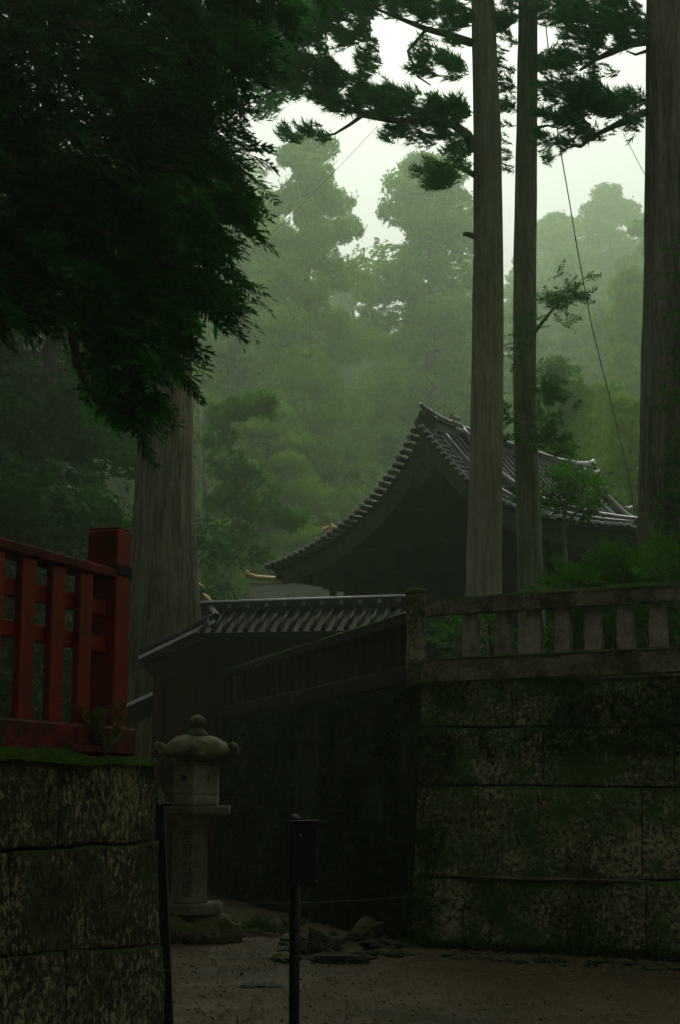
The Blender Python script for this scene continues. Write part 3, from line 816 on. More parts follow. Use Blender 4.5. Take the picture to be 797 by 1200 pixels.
# roof with curls
zk0, zk1 = zf1 - .005, Z(862)
m = MB(); n = 36; prof = [(.24, 0), (.38, .03), (.45, .07), (.45, .10), (.39, .15), (.34, .21), (.24, .26), (.12, .285)]
vs = []
for (rr, z) in prof:
    for k_ in range(n):
        a_ = HEX + 2 * math.pi * k_ / n; hx = math.cos(R(30)) / math.cos(((a_ - HEX) % R(60)) - R(30))
        corner = (abs(((a_ - HEX + R(30)) % R(60)) - R(30)) < R(9))
        q = rr * hx * 1.02; zz_ = z + (.03 if (corner and rr > .38) else 0)
        vs.append((lx + q * math.cos(a_), ly + q * math.sin(a_), zk0 + zz_ * (zk1 - zk0) / .285))
fs = [(i * n + j, i * n + (j + 1) % n, (i + 1) * n + (j + 1) % n, (i + 1) * n + j) for i in range(len(prof) - 1) for j in range(n)] + [tuple(range(n))[::-1], tuple((len(prof) - 1) * n + j for j in range(n))]
m.add(vs, fs); wob(m, .035, 7, 5); roof = m.build('roof_stone', M['lantern_moss'], ln, smooth=True)
for k_ in range(6):
    a_ = HEX + R(60) * k_; d_ = Vector((math.cos(a_), math.sin(a_), 0)); c = Vector((lx, ly, zk0 + .09)) + d_ * .42
    pts = [c + d_ * (x_ * 1.0) + Vector((0, 0, z_)) for x_, z_ in ((-.06, -.01), (.02, .0), (.07, .03), (.085, .075), (.055, .105), (.02, .09), (.025, .06))]
    MB().tube(pts, [.045, .05, .045, .04, .036, .028, .018], 8).build('corner_curl', M['lantern_moss'], roof, smooth=True)
zn = zk1
MB().lathe((lx, ly, 0), [(.12, zn - .02), (.125, zn + .02), (.085, zn + .05), (.06, Z(851)), (.085, Z(850)), (.10, Z(846)), (.088, Z(842.5)), (.05, Z(839.5)), (.012, Z(837.5))], 18).build('jewel', M['lantern_moss'], ln, smooth=True)

# rope line strung low between lantern and wall
ra = Vector((lx + .2, ly - .05, Z(1057) + .0)); rb_ = at(478, 1051, 16.0)
rp = [ra.lerp(rb_, t / 8) + Vector((0, 0, -.03 * math.sin(math.pi * t / 8))) for t in range(9)]
o = MB().tube(rp, .0035, 5).build('wire', M['rope'], loc=ra); tag(o, 'thin wire strung low from the stone lantern across the dark wall', 'wire')

# ------------------------------------------------------------------ BLACK SIGN POST
SY = 7.2; a = at(345.5, 1040, SY)
sg = thing('sign_post', (a.x, SY, 0), 'thin black post with a small dark rectangular box in the foreground', 'post')
MB().tube([(a.x, SY, 0), (a.x, SY, at(345, 962, SY).z)], .0235, 14).build('pole', M['black'], sg, smooth=True)
c0 = at(340, 1038, SY - .06); c1 = at(372, 964, SY - .06)
cc = (c0 + c1) / 2; hx_, hz_ = (c1.x - c0.x) / 2, (c1.z - c0.z) / 2
MB().box(cc, (hx_, 0, 0), (0, .032, 0), (0, 0, hz_)).build('box', M['black'], sg, bevel=.006)
MB().box(cc + Vector((0, 0, hz_ + .006)), (hx_ + .006, 0, 0), (0, .04, 0), (0, 0, .005)).build('lid', M['black'], sg, bevel=.002)
MB().lathe((a.x, SY, 0), [(.026, c1.z - .01), (.027, c1.z + .02), (.018, c1.z + .032), (.006, c1.z + .036)], 12).build('pole_cap', M['black'], sg)
for (px, py, r_) in ((341.5, 965.5, .003), (371, 963, .005), (352, 979, .006), (371, 1033, .004)):
    p = at(px, py, SY - .096); MB().ball(p, r_, 8).build('screw', M['steel'], sg, smooth=True)
# ------------------------------------------------------------------ SHRINE
RA = R(38); du = Vector((math.sin(RA), math.cos(RA), 0)); gr = Vector((math.cos(RA), -math.sin(RA), 0))   # ridge direction; across, to the right
PK = at(495, 478, 30.5); P0 = Vector((PK.x, PK.y, 0))
def G(px, py, t=0.0): return on(px, py, P0 + du * t, du)
def prof_pt(px, py): p = G(px, py); return ((p - P0).dot(gr), p.z)
left_px = [(493, 497), (490, 503), (478, 532), (468, 548), (460, 559), (448, 575), (434, 592), (419, 606), (403, 619), (386, 631), (369, 642), (352, 651), (335, 658.5), (319.5, 663.5)]
right_px = [(496, 497), (506, 508), (511, 516), (518, 525), (525, 533), (533, 541), (549, 562), (572, 578), (593, 588), (602, 595), (637, 603), (655, 607.5), (684, 612.5), (715, 616.5), (742, 618)]
LP = [prof_pt(*p) for p in left_px]; RP = [prof_pt(*p) for p in right_px]
zr0 = (LP[0][1] + RP[0][1]) / 2
LP[0] = (0, zr0); RP[0] = (0, zr0)
def resample(P, n):
    d = [0]
    for a_, b_ in zip(P[:-1], P[1:]): d.append(d[-1] + math.dist(a_, b_))
    out = []
    for i in range(n + 1):
        t = d[-1] * i / n; k_ = 0
        while k_ < len(P) - 2 and d[k_ + 1] < t: k_ += 1
        u_ = (t - d[k_]) / max(1e-6, d[k_ + 1] - d[k_]); out.append((P[k_][0] + (P[k_ + 1][0] - P[k_][0]) * u_, P[k_][1] + (P[k_ + 1][1] - P[k_][1]) * u_))
    return out
def smooth(P, it=2):
    P = list(P)
    for _ in range(it):
        P = [P[0]] + [tuple((P[i - 1][k_] + 2 * P[i][k_] + P[i + 1][k_]) / 4 for k_ in (0, 1)) for i in range(1, len(P) - 1)] + [P[-1]]
    return P
LS = smooth(resample(LP, 22)); RS = smooth(resample(RP, 26), 3)
RL = 6.9
def W(s, z, t): return P0 + gr * s + du * t + Vector((0, 0, z))
sh = thing('shrine_hall', (P0.x + 2, P0.y + 3, ZT), 'dark shrine hall with a steep curved tiled gable roof behind the two slender cedars', 'shrine')
def slab(P, t0, t1, th, drop=0):
    m = MB(); n = len(P); vs = []
    for t in (t0, t1):
        for (s_, z_) in P: vs.append(W(s_, z_ - drop, t))
        for (s_, z_) in P: vs.append(W(s_, z_ - drop - th, t))
    fs = []
    for i in range(n - 1):
        fs += [(i, i + 1, 2 * n + i + 1, 2 * n + i), (n + i + 1, n + i, 3 * n + i, 3 * n + i + 1), (i + 1, i, n + i, n + i + 1), (2 * n + i, 2 * n + i + 1, 3 * n + i + 1, 3 * n + i)]
    fs += [(0, 2 * n, 3 * n, n), (n - 1, 2 * n - 1, 4 * n - 1, 3 * n - 1)]
    m.add(vs, fs); return m
def lerpP(P, i, f): return (P[i][0] * (1 - f) + P[i + 1][0] * f, P[i][1] * (1 - f) + P[i + 1][1] * f)
roofs = {}
for P, nm in ((LS, 'left'), (RS, 'right')):
    ro = slab(P, .06, RL - .06, .10, .05).build('roof_slope', M['tile'], sh); roofs[nm] = ro
    slab(P, .10, RL - .10, .10, .18).build('eave_boards', M['wood_dark'], ro)
    # tile rolls running down the slope
    nt_ = int((RL - .3) / .26)
    base_m = None
    for k_ in range(nt_ + 1):
        t = .45 + (RL - .9) * k_ / nt_
        if base_m is None:
            mm = MB().tube([W(s_, z_ - .02, t) for s_, z_ in P], .062, 6); base_m = mm.mesh('tile_roll', M['tile'], W(0, 0, t), smooth=True)
        o = bpy.data.objects.new('tile_roll', base_m); put(o, ro); o.location = W(0, 0, t) - OFF[sh]
        e = W(P[-1][0], P[-1][1] - .03, t); m2 = None
        d_ = (gr if nm == 'right' else -gr)
        if k_ == 0: disc = MB().tube([Vector((0, 0, 0)), d_ * .03], .085, 10).mesh('end_tile', M['tile_sheen'])
        o = bpy.data.objects.new('end_tile', disc); put(o, ro); o.location = e - OFF[sh]
    # verge tiles across the gable edge, both ends
    Q = resample(P, 30 if nm == 'left' else 34)
    tm = MB().tube([-du * .14, du * .30], .062, 8).mesh('verge_tile', M['tile'], smooth=False)
    em = MB().tube([-du * .20, -du * .135], .066, 8).mesh('verge_tile_end', M['tile'])
    tp_ = MB().box(-du * .20 + Vector((0, 0, .045)), du * .02, gr * .060, (0, 0, .026)).mesh('tile_glint', M['cap_glint'], bevel=.006)  # bright plate painting the glint on each verge tile
    for k_ in range(1, len(Q)):
        for t in (.0, RL):
            o = bpy.data.objects.new('verge_tile', tm); put(o, ro); o.location = W(Q[k_][0], Q[k_][1] - .02, t + (0 if t == 0 else -.15)) - OFF[sh]
            if t == 0:
                o2 = bpy.data.objects.new('tile_glint', tp_); put(o2, o); 
                o3 = bpy.data.objects.new('verge_tile_end', em); put(o3, o)
    # bargeboards under the verge
    Pb = P[:-1]
    for t in (.12, RL - .12):
        m = MB(); n = len(Pb); vs = []
        for dt in (-.04, .04):
            for i, (s_, z_) in enumerate(Pb): vs.append(W(s_, z_ - .16, t + dt))
            for i, (s_, z_) in enumerate(Pb): vs.append(W(s_, z_ - .16 - (.46 - .20 * i / n), t + dt))
        fs = []
        for i in range(n - 1): fs += [(i, i + 1, n + i + 1, n + i), (2 * n + i + 1, 2 * n + i, 3 * n + i, 3 * n + i + 1), (n + i, n + i + 1, 3 * n + i + 1, 3 * n + i)]
        fs.append((n - 1, 3 * n - 1, 4 * n - 1, 2 * n - 1))
        m.add(vs, fs); m.build('bargeboard', M['wood_gable'], sh)
# descending ridges (two lines of round tile on a stack) on the right slope
def desc(P, t, r_, h, nm, i0=0, i1=None, pale=True):
    pts = P[i0:i1]
    m = MB(); n = len(pts); vs = []
    for dt in (-.11, .11):
        for s_, z_ in pts: vs.append(W(s_, z_ - .04, t + dt))
        for s_, z_ in pts: vs.append(W(s_, z_ + h, t + dt))
    fs = []
    for i in range(n - 1): fs += [(i, n + i, n + i + 1, i + 1), (2 * n + i, 2 * n + i + 1, 3 * n + i + 1, 3 * n + i), (n + i, 3 * n + i, 3 * n + i + 1, n + i + 1)]
    fs += [(n - 1, 2 * n - 1, 4 * n - 1, 3 * n - 1), (0, 2 * n, 3 * n, n)]
    m.add(vs, fs); ob = m.build('descending_ridge', M['tile'], sh)
    MB().tube([W(s_, z_ + h + .02, t) for s_, z_ in pts], r_, 8).build('ridge_roll', M['tile_sheen'], ob, smooth=True)
    for dt in (-.13, .13): MB().tube([W(s_, z_ + .07, t + dt) for s_, z_ in pts], r_ * .5, 6).build('ridge_roll', M['tile_sheen'], ob, smooth=True)
desc(RS, 1.25, .06, .26, 'r', 1, -1); desc(LS, 1.25, .06, .26, 'l', 1, -3)
desc(RS, .42, .04, .12, 'r', 2, -1)
desc(RS, RL - .5, .065, .26, 'r', 1, -1); desc(RS, RL - 1.0, .045, .12, 'r', 1, -1)
# main ridge, rising at both ends
m = MB(); ts = [.16, .26, .4, .9, 1.6, 2.6, 3.45, 4.3, 5.3, 6.0, 6.5, 6.8, 7.02]
def rz(t): u_ = abs(t - RL / 2) / (RL / 2); return PK.z - .16 + .17 * u_ ** 5 - .0
vs = []
for t in ts:
    for dw in (-.16, .16): vs.append(W(dw, zr0 - .1, t)); vs.append(W(dw * .8, rz(t) - .06, t))
fs = []
for i in range(len(ts) - 1):
    a_ = i * 4; b_ = a_ + 4; fs += [(a_, a_ + 1, b_ + 1, b_), (a_ + 2, b_ + 2, b_ + 3, a_ + 3), (a_ + 1, a_ + 3, b_ + 3, b_ + 1)]
fs += [(0, 2, 3, 1), (len(fs) and (len(ts) - 1) * 4, (len(ts) - 1) * 4 + 1, (len(ts) - 1) * 4 + 3, (len(ts) - 1) * 4 + 2)]
m.add(vs, fs); rd = m.build('main_ridge', M['tile'], sh)
MB().tube([W(0, rz(t) - .02 + 0, t) for t in [.06] + ts + [7.15]], .085, 10).build('ridge_roll', M['tile_sheen'], rd, smooth=True)
for dw in (-.17, .17):
    for dz in (.17, .29): MB().tube([W(dw, zr0 + (rz(t) - zr0) * dz / .4, t) for t in ts], .025, 6).build('ridge_course', M['tile'], rd)
# ridge-end ornaments
for t, sgn in ((.14, -1), (RL + .1, 1)):
    m = MB()
    outline = [(-.24, -.34), (-.26, -.12), (-.17, -.02), (-.17, .06), (-.10, .14), (0, .18), (.10, .14), (.17, .06), (.17, -.02), (.26, -.12), (.24, -.34)]
    vs = [W(s_, rz(t) - .10 + z_ * .8, t + .05) for s_, z_ in outline] + [W(s_, rz(t) - .10 + z_ * .8, t - .05) for s_, z_ in outline]; n = len(outline)
    m.add(vs, [tuple(range(n)), tuple(range(2 * n - 1, n - 1, -1))] + [(i, i + n, (i + 1) % n + n, (i + 1) % n) for i in range(n)])
    o = m.build('ridge_end_tile', M['tile'], rd)
    MB().tube([W(0, rz(t) + .0, t - sgn * .1), W(0, rz(t) + .03, t + sgn * .06), W(0, rz(t) + .10, t + sgn * .2)], [.06, .055, .045], 8).build('bird_perch_tile', M['tile_sheen'], o, smooth=True)
for dz in (.0, -.14, -.27):     # pale stub tiles beside the ridge end
    p = W(.42 - dz * .3, zr0 + .18 + dz, .55); MB().tube([p - du * .12, p + du * .16], .05, 8).build('stub_tile', M['tile_sheen'], rd)
o = W(0, rz(RL) - .02, RL - .02)
for k_, s_ in ((0, .55), (1, 1.5)):
    i = int(len(RS) * s_ / 5); p = W(RS[i][0], RS[i][1] + .34, RL - .4); MB().tube([p, p + du * .22 + Vector((0, 0, .04)), p + du * .42 + Vector((0, 0, .12))], [.06, .05, .03], 8).build('corner_tile', M['tile_sheen'], rd, smooth=True)
# gable: pendant, wall, struts
gz = LP[0][1] - .55
m = MB(); outline = [(0, .1), (.20, -.02), (.27, -.22), (.20, -.36), (.24, -.48), (.1, -.50), (0, -.62), (-.1, -.50), (-.24, -.48), (-.20, -.36), (-.27, -.22), (-.20, -.02)]; n = len(outline)
vs = [W(s_, gz + z_ - .1, .0) for s_, z_ in outline] + [W(s_, gz + z_ - .1, .07) for s_, z_ in outline]
m.add(vs, [tuple(range(n)), tuple(range(2 * n - 1, n - 1, -1))] + [(i, i + n, (i + 1) % n + n, (i + 1) % n) for i in range(n)]); pd = m.build('gable_pendant', M['wood_gable'], sh)
MB().tube([W(0, gz - .30, -.04), W(0, gz - .30, .0)], .09, 6).build('pendant_boss', M['tile'], pd)
TW = .75
gp_ = [(s_, z_ - .25) for s_, z_ in reversed(LS[:-4])] + [(s_, z_ - .25) for s_, z_ in RS[1:-5]]
zbm = ZT - .05
m = MB(); vs = [W(s_, z_, TW) for s_, z_ in gp_] + [W(s_, zbm, TW) for s_, z_ in (gp_[-1], gp_[0])]; n = len(vs); vs += [v + du * (RL - 1.5) for v in vs]
body = MB(); sL, sR = -2.45, 3.55
zwl = min(z_ for s_, z_ in LS if s_ > sL - .3) - .25; zwr = min(z_ for s_, z_ in RS if s_ < sR + .3) - .25
tp2 = [(s_, z_ - .26) for s_, z_ in reversed(LS) if s_ > sL] + [(s_, z_ - .26) for s_, z_ in RS[1:] if s_ < sR]
vs = [W(s_, z_, TW) for s_, z_ in tp2] + [W(sR, tp2[-1][1], TW), W(sR, zbm, TW), W(sL, zbm, TW), W(sL, tp2[0][1], TW)]; n = len(vs)
vs += [v + du * (RL - 1.5) for v in vs]
body.add(vs, [tuple(range(n))[::-1], tuple(range(n, 2 * n))] + [(i, (i + 1) % n, (i + 1) % n + n, i + n) for i in range(n)]); body.build('hall_wall', M['wood_dark'], sh)
def sbar(name, s0, z0, s1, z1, t, wd, th=.06, mat='wood_gable', par=None):
    a_ = W(s0, z0, t); b_ = W(s1, z1, t); d_ = (b_ - a_).normalized(); hv = d_.cross(du).normalized() * wd
    return MB().bar(a_, b_, du * th, hv).build(name, M[mat], par or sh, bevel=.01)
zb = LS[-1][1] - .1
sbar('tie_beam', -2.9, zb + .45, 3.6, zb + .45, TW - .16, .13, .10, 'wood_dark'); sbar('rainbow_beam', -1.9, zb + 1.15, 2.0, zb + 1.15, TW - .13, .10, .07, 'wood_dark')
sbar('king_strut', 0, zb + 1.25, 0, zb + 2.0, TW - .12, .10, .05, 'wood_dark')
for s_ in (-2.4, -1.2, 0, 1.2, 2.4, 3.5): sbar('wall_post', s_, zbm, s_, zb + .33, TW - .09, .10, .08, 'wood_dark')
sbar('lower_beam', -2.5, zb - .25, 3.5, zb - .25, TW - .11, .08, .06, 'wood_dark')
# purlins with stepped bracket ends under the left slope
for i, s_ in enumerate((-3.72, -3.45, -3.17, -2.9, -2.62)):
    zz_ = zb + .02 - .07 * i - (.0 if i else .0)
    a_ = W(s_, zz_ - .04, .10); b_ = W(s_, zz_ - .04, RL - .3); MB().bar(a_, b_, gr * .07, Vector((0, 0, .11 + .02 * i))).build('purlin', M['wood_dark'], sh, bevel=.01)
for t in (.8, 2.4, 4.0, 5.6):
    sbar('side_post', -3.3 + .35, zbm, -3.3 + .35, zb - .2, t, .06, .06, 'wood_dark')
# rafters under the right eave
rm = None
for k_ in range(15):
    t = .3 + (RL - .6) * k_ / 14
    p = [W(s_, z_ - .34, t) for s_, z_ in RS[-7:]]
    MB().tube(p, .035, 4).build('rafter', M['wood_dark'], sh)

# ------------------------------------------------------------------ SMALL TILED BUILDING behind the receding wall
BY = 25.9
gh = thing('gatehouse', at(330, 1000, BY + 1) * 1, 'low dark red building with a pale-edged tiled roof behind the dark mossy wall', 'building'); gh.location.z = 0; OFF[gh] = Vector(gh.location)
rl = at(245, 719, BY + .9); rr = at(474, 711.5, BY); el = at(230, 742, BY - .2); er = at(462, 738, BY - 1.1)
dirx = (rr - rl).normalized()
back = Vector((-dirx.y, dirx.x, 0)).normalized()
m = MB(); vs = [rl, rr + dirx * .05, er + dirx * .05, el]; m.hexa([vs[3] - Vector((0, 0, .12)), vs[2] - Vector((0, 0, .12)), vs[1] - Vector((0, 0, .12)), vs[0] - Vector((0, 0, .12)), vs[3], vs[2], vs[1], vs[0]])
fsl = m.build('roof_slope', M['tile_mossy'], gh)
bkl = rl + back * 1.2 + Vector((0, 0, -.55)); bkr = rr + dirx * .05 + back * 1.2 + Vector((0, 0, -.55)); V12 = Vector((0, 0, .12))
MB().hexa([rl - V12, rr + dirx * .05 - V12, bkr - V12, bkl - V12, rl + V12 * 0, rr + dirx * .05, bkr, bkl]).build('roof_slope', M['tile_mossy'], gh)
for k_ in range(18):
    f = (k_ + .5) / 18; a_ = rl.lerp(rr + dirx * .05, f); b_ = el.lerp(er + dirx * .05, f)
    MB().tube([a_ + Vector((0, 0, .03)), b_ + Vector((0, 0, .03))], .04, 7).build('tile_roll', M['tile_mossy'], fsl, smooth=True)
MB().bar(rl + Vector((-.1, 0, .08)), rr + dirx * .05 + Vector((0, 0, .08)), back * .11, Vector((0, 0, .10))).build('main_ridge', M['tile'], gh, bevel=.01)
MB().tube([rl + Vector((-.15, 0, .20)), rr + dirx * .05 + Vector((0, 0, .20))], .02, 8).build('ridge_roll', M['edge_sheen'], gh, smooth=True)
for k_ in range(11):
    p = rl.lerp(rr, (k_ + .3) / 10.5) - back * .13 + Vector((0, 0, .10)); MB().tube([p, p - back * .05], .035, 8).build('ridge_disc', M['tile_sheen'], gh)
# left slope with its pale front edge
tl = at(163, 771, BY + .3); tt = at(252, 728, BY + .2)
for off_, nm, mt, w_, h_ in ((0, 'edge_strip', 'edge_sheen', .03, .028),):
    MB().bar(tl, tt, Vector((0, .05, 0)), Vector((0, 0, h_))).build('edge_strip', M['edge_sheen'], gh)
bt = Vector((0, 2.3, .0))
MB().hexa([tl - V12 * 1.3, tt - V12 * 1.6, tt - V12 * 1.6 + bt, tl - V12 * 1.3 + bt, tl + Vector((0, .02, .035)), tt + Vector((0, .02, .03)), tt + bt + V12 * .5, tl + bt + V12 * .5]).build('roof_slope', M['tile'], gh)
for k_ in range(9):
    a_ = tl.lerp(tt, (k_ + .5) / 9) + Vector((0, .12, .05)); MB().tube([a_, a_ + bt * .9], .05, 6).build('tile_roll', M['tile'], gh)
hp_ = [tl.lerp(tt, u_) + Vector((0, .25, .10 + .03 * math.sin(u_ * 9))) for u_ in (.0, .3, .6, .8, 1.0)]; MB().tube(hp_ + [rl + Vector((0, 0, .12))], .075, 7).build('hip_ridge', M['tile'], gh)
pz = BY + .42
m = MB(); q_ = [at(176, 764, pz), at(300, 738, pz), at(300, 770, pz), at(183, 800, pz)]
m.add([q_[3], q_[2], q_[1], q_[0]] + [p_ + Vector((0, .08, 0)) for p_ in (q_[3], q_[2], q_[1], q_[0])], [(0, 1, 2, 3), (7, 6, 5, 4), (0, 4, 5, 1), (1, 5, 6, 2), (2, 6, 7, 3), (3, 7, 4, 0)])
m.build('gable_panel', M['wood_red_dark'], gh)
# body
bl_ = at(160, 800, BY + .55); br_ = at(500, 800, BY - .2)
x0 = at(183, 800, BY + .5).x; x1 = br_.x - .15
MB().hexa([Vector((x0, BY + .5, 0)), Vector((1.45, BY + .1, 0)), Vector((1.45, BY + 2.4, 0)), Vector((x0, BY + 2.6, 0)), Vector((x0, BY + .5, at(183, 775, BY + .5).z)), Vector((1.45, BY + .1, el.z - .15)), Vector((1.45, BY + 2.4, el.z - .15)), Vector((x0, BY + 2.6, at(183, 775, BY + .5).z))]).build('wall', M['wood_red_dark'], gh)
for k_ in range(8):
    xx = x0 + .04 + (1.3 - x0) * k_ / 8; yy = BY + .5 - .1 * k_ / 2; MB().box((xx, BY + .38, 1.9), (.07, 0, 0), (0, .06, 0), (0, 0, 1.75)).build('wall_post', M['wood_red_dark'], gh)
# lower pent roof edge
a_ = at(128, 836, BY + .4); b_ = at(181, 812, BY + .4)
MB().bar(a_, b_, Vector((0, .05, 0)), Vector((0, 0, .03))).build('edge_strip', M['edge_sheen'], gh)
MB().hexa([a_ - V12, b_ - V12, b_ - V12 + bt, a_ - V12 + bt, a_ + Vector((0, .03, .03)), b_ + Vector((0, .03, .03)), b_ + bt, a_ + bt]).build('pent_roof', M['tile'], gh)
# second ridge behind: thin pale line
a_ = at(318, 713.5, 28.2); b_ = at(398, 706, 27.6)
o = thing('roofed_wall', (a_.x, 28.2, 0), 'low wall with thin pale coping line seen just above the small tiled roof', 'wall')
MB().bar(a_ - Vector((.6, 0, .04)), b_ + Vector((.4, -.1, .02)), Vector((0, .04, 0)), Vector((0, 0, .022))).build('coping_strip', M['edge_sheen'], o)
MB().hexa([Vector((a_.x - .6, 28.15, 0)), Vector((b_.x + .4, 27.55, 0)), Vector((b_.x + .4, 27.85, 0)), Vector((a_.x - .6, 28.45, 0)), Vector((a_.x - .6, 28.15, a_.z - .09)), Vector((b_.x + .4, 27.55, b_.z - .03)), Vector((b_.x + .4, 27.85, b_.z - .03)), Vector((a_.x - .6, 28.45, a_.z - .09))]).build('wall_body', M['wood_dark'], o)

# ------------------------------------------------------------------ FAR HALLS WITH GOLD
FY = 46
fh = thing('far_hall', (at(370, 900, FY).x, FY + 2, 0), 'distant hall with a gilded ridge end showing left of the shrine roof', 'hall')
a_ = at(290, 676, FY); b_ = at(352, 682, FY)
m = MB(); pts = [at(290, 674, FY), at(300, 677, FY), at(330, 679, FY), at(360, 680, FY), at(470, 680, FY)]
MB().tube(pts, [.10, .085, .08, .08, .08], 8).build('gilded_ridge', M['gold'], fh, smooth=True)
MB().tube([at(292, 676, FY), at(288.5, 671, FY), at(291, 668, FY)], [.10, .08, .04], 8).build('ridge_ornament', M['gold'], fh, smooth=True)
fr = MB(); cols = [(292, 0), (312, 0), (335, 0), (360, 0), (400, 0), (470, 0)]; prof2 = [(683, 0), (688, -.5), (694, -1.0), (701, -1.6), (710, -2.4)]
vs = []
for (py, dy) in prof2:
    for i, (px, _) in enumerate(cols):
        lift = {0: -6, 1: -2}.get(i, 0) * (py - 683) / 27.
        vs.append(at(px + (6 if i == 0 else 0) * 0, py + lift, FY + dy))
nc = len(cols); fs = [(i * nc + j, (i + 1) * nc + j, (i + 1) * nc + j + 1, i * nc + j + 1) for i in range(len(prof2) - 1) for j in range(nc - 1)]
vs2 = [v + Vector((0, 0, -.2)) for v in vs]; N = len(vs)
fr.add(vs + vs2, fs + [tuple(i + N for i in f[::-1]) for f in fs] + [((len(prof2) - 1) * nc + j, (len(prof2) - 1) * nc + j + N, (len(prof2) - 1) * nc + j + 1 + N, (len(prof2) - 1) * nc + j + 1) for j in range(nc - 1)]); fr.build('roof', M['roof_far'], fh, smooth=True)
p0 = at(296, 700, FY - 1.2); p1 = at(470, 700, FY - 1.2)
MB().hexa([Vector((p0.x, FY - 1.2, ZT - .1)), Vector((p1.x, FY - 1.2, ZT - .1)), Vector((p1.x, FY + 3, ZT - .1)), Vector((p0.x, FY + 3, ZT - .1)), Vector((p0.x, FY - 1.2, p0.z - .1)), Vector((p1.x, FY - 1.2, p0.z - .1)), Vector((p1.x, FY + 3, p0.z - .1)), Vector((p0.x, FY + 3, p0.z - .1))]).build('wall', M['wall_far'], fh)
for px in (298, 316, 338, 366):
    p = at(px, 700, FY - 1.3); MB().tube([(p.x, p.y, ZT - .1), (p.x, p.y, p.z + .05)], .09, 8).build('pillar', M['wall_far'], fh)
# upper gold ornament peeping over the shrine verge
gm = thing('gilded_finial', at(386, 640, 47), 'golden roof ornament peeping over the lower left slope of the shrine roof', 'ornament')
MB().hexa([at(372, 640, 47), at(420, 640, 47), at(420, 640, 48), at(372, 640, 48), at(378, 622, 47), at(420, 622, 47), at(420, 622, 48), at(378, 622, 48)]).build('ridge', M['roof_far'], gm)
for a_, b_, c_ in (((376, 634), (381, 624), (379, 617)), ((380, 630), (389, 622), (394, 616)), ((385, 627), (392, 620), (388, 613)), ((377, 628), (384, 618), (390, 619))):
    MB().tube([at(*a_, 46.9), at(*b_, 46.9), at(*c_, 46.9)], [.09, .075, .03], 7).build('scroll', M['gold'], gm, smooth=True)
# small roof beside the big trunk
sr = thing('side_hall', (at(225, 900, 40).x, 41, 0), 'grey roof corner with gold fitting visible just right of the giant trunk', 'building')
a_ = at(205, 672, 40); b_ = at(253, 719, 40)
MB().hexa([at(200, 680, 40), at(249, 724, 40), at(249, 724, 43), at(200, 680, 43), at(200, 668, 40), at(249, 716, 40), at(249, 716, 43), at(200, 668, 43)]).build('roof', M['roof_far'], sr)
for k_ in range(8):
    t = k_ / 7; p = at(206 + 40 * t, 672 + 41 * t, 39.95); MB().tube([p, p + Vector((0, .9, .02))], .05, 6).build('tile_roll', M['roof_far'], sr)
MB().tube([at(237, 697, 39.8), at(242, 702, 39.8), at(247, 708, 39.8), at(250, 706, 39.8)], [.07, .10, .08, .03], 8).build('gold_fitting', M['gold'], sr, smooth=True)
MB().tube([at(231, 683, 39.8), at(236, 687, 39.8), at(238, 690, 39.8)], [.04, .05, .03], 8).build('gold_fitting', M['gold'], sr, smooth=True)
q0 = at(200, 720, 41); q1 = at(240, 720, 41)
MB().hexa([(q0.x, 40.6, 0), (q1.x, 40.6, 0), (q1.x, 43, 0), (q0.x, 43, 0), (q0.x, 40.6, q0.z), (q1.x, 40.6, q0.z), (q1.x, 43, q0.z), (q0.x, 43, q0.z)]).build('wall', M['wall_far'], sr)

# ------------------------------------------------------------------ TRUNKS
def trunk_mesh(stations, nseg, flute, amp, seed, off):
    """stations: (x, y, z, r) from base to top"""
    off = Vector(off); st = []
    for a_, b_ in zip(stations[:-1], stations[1:]):
        n = max(1, int((b_[2] - a_[2]) / .5))
        for i in range(n): st.append([a_[k_] + (b_[k_] - a_[k_]) * i / n for k_ in range(4)])
    st.append(list(stations[-1])); V = []
    for (x, y, z, r_) in st:
        for k_ in range(nseg):
            a_ = 2 * math.pi * k_ / nseg; c, s_ = math.cos(a_), math.sin(a_)
            q = r_ * (1 + flute * n3((c * 2.2, s_ * 2.2, z * .10), 1, seed) + flute * .5 * n3((c * 6, s_ * 6, z * .15), 1, seed + 3) + amp * n3((c * 9, s_ * 9, z * 2.5), 1, seed + 7))
            V.append((x + c * q - off.x, y + s_ * q - off.y, z - off.z))
    Fq = [(i * nseg + k_, i * nseg + (k_ + 1) % nseg, (i + 1) * nseg + (k_ + 1) % nseg, (i + 1) * nseg + k_) for i in range(len(st) - 1) for k_ in range(nseg)]
    return V, Fq
def trunk_px(st, Y, zbase, ztop):
    out = []
    for (py, xl, xr) in st:
        c = at((xl + xr) / 2, py, Y); r_ = abs(at(xr, py, Y).x - at(xl, py, Y).x) / 2; out.append((c.x, Y, c.z, r_))
    b_ = out[0]; out.insert(0, (b_[0], Y, zbase, b_[3] * 1.12))
    t_ = out[-1]; out.append((t_[0], Y, ztop, t_[3] * .45)); return out
def px_tree(label, st, Y, zb_, zt_, mat, nseg=40, flute=.06, amp=.03, seed=1, name='cedar_tree'):
    S_ = trunk_px(st, Y, zb_, zt_); t = thing(name, (S_[0][0], Y, zb_), label, 'tree')
    V_, F_ = trunk_mesh(S_, nseg, flute, amp, seed, OFF[t]); o = bpy.data.objects.new('trunk', np_mesh('trunk', V_, F_, mat, True)); put(o, t)
    return t, S_
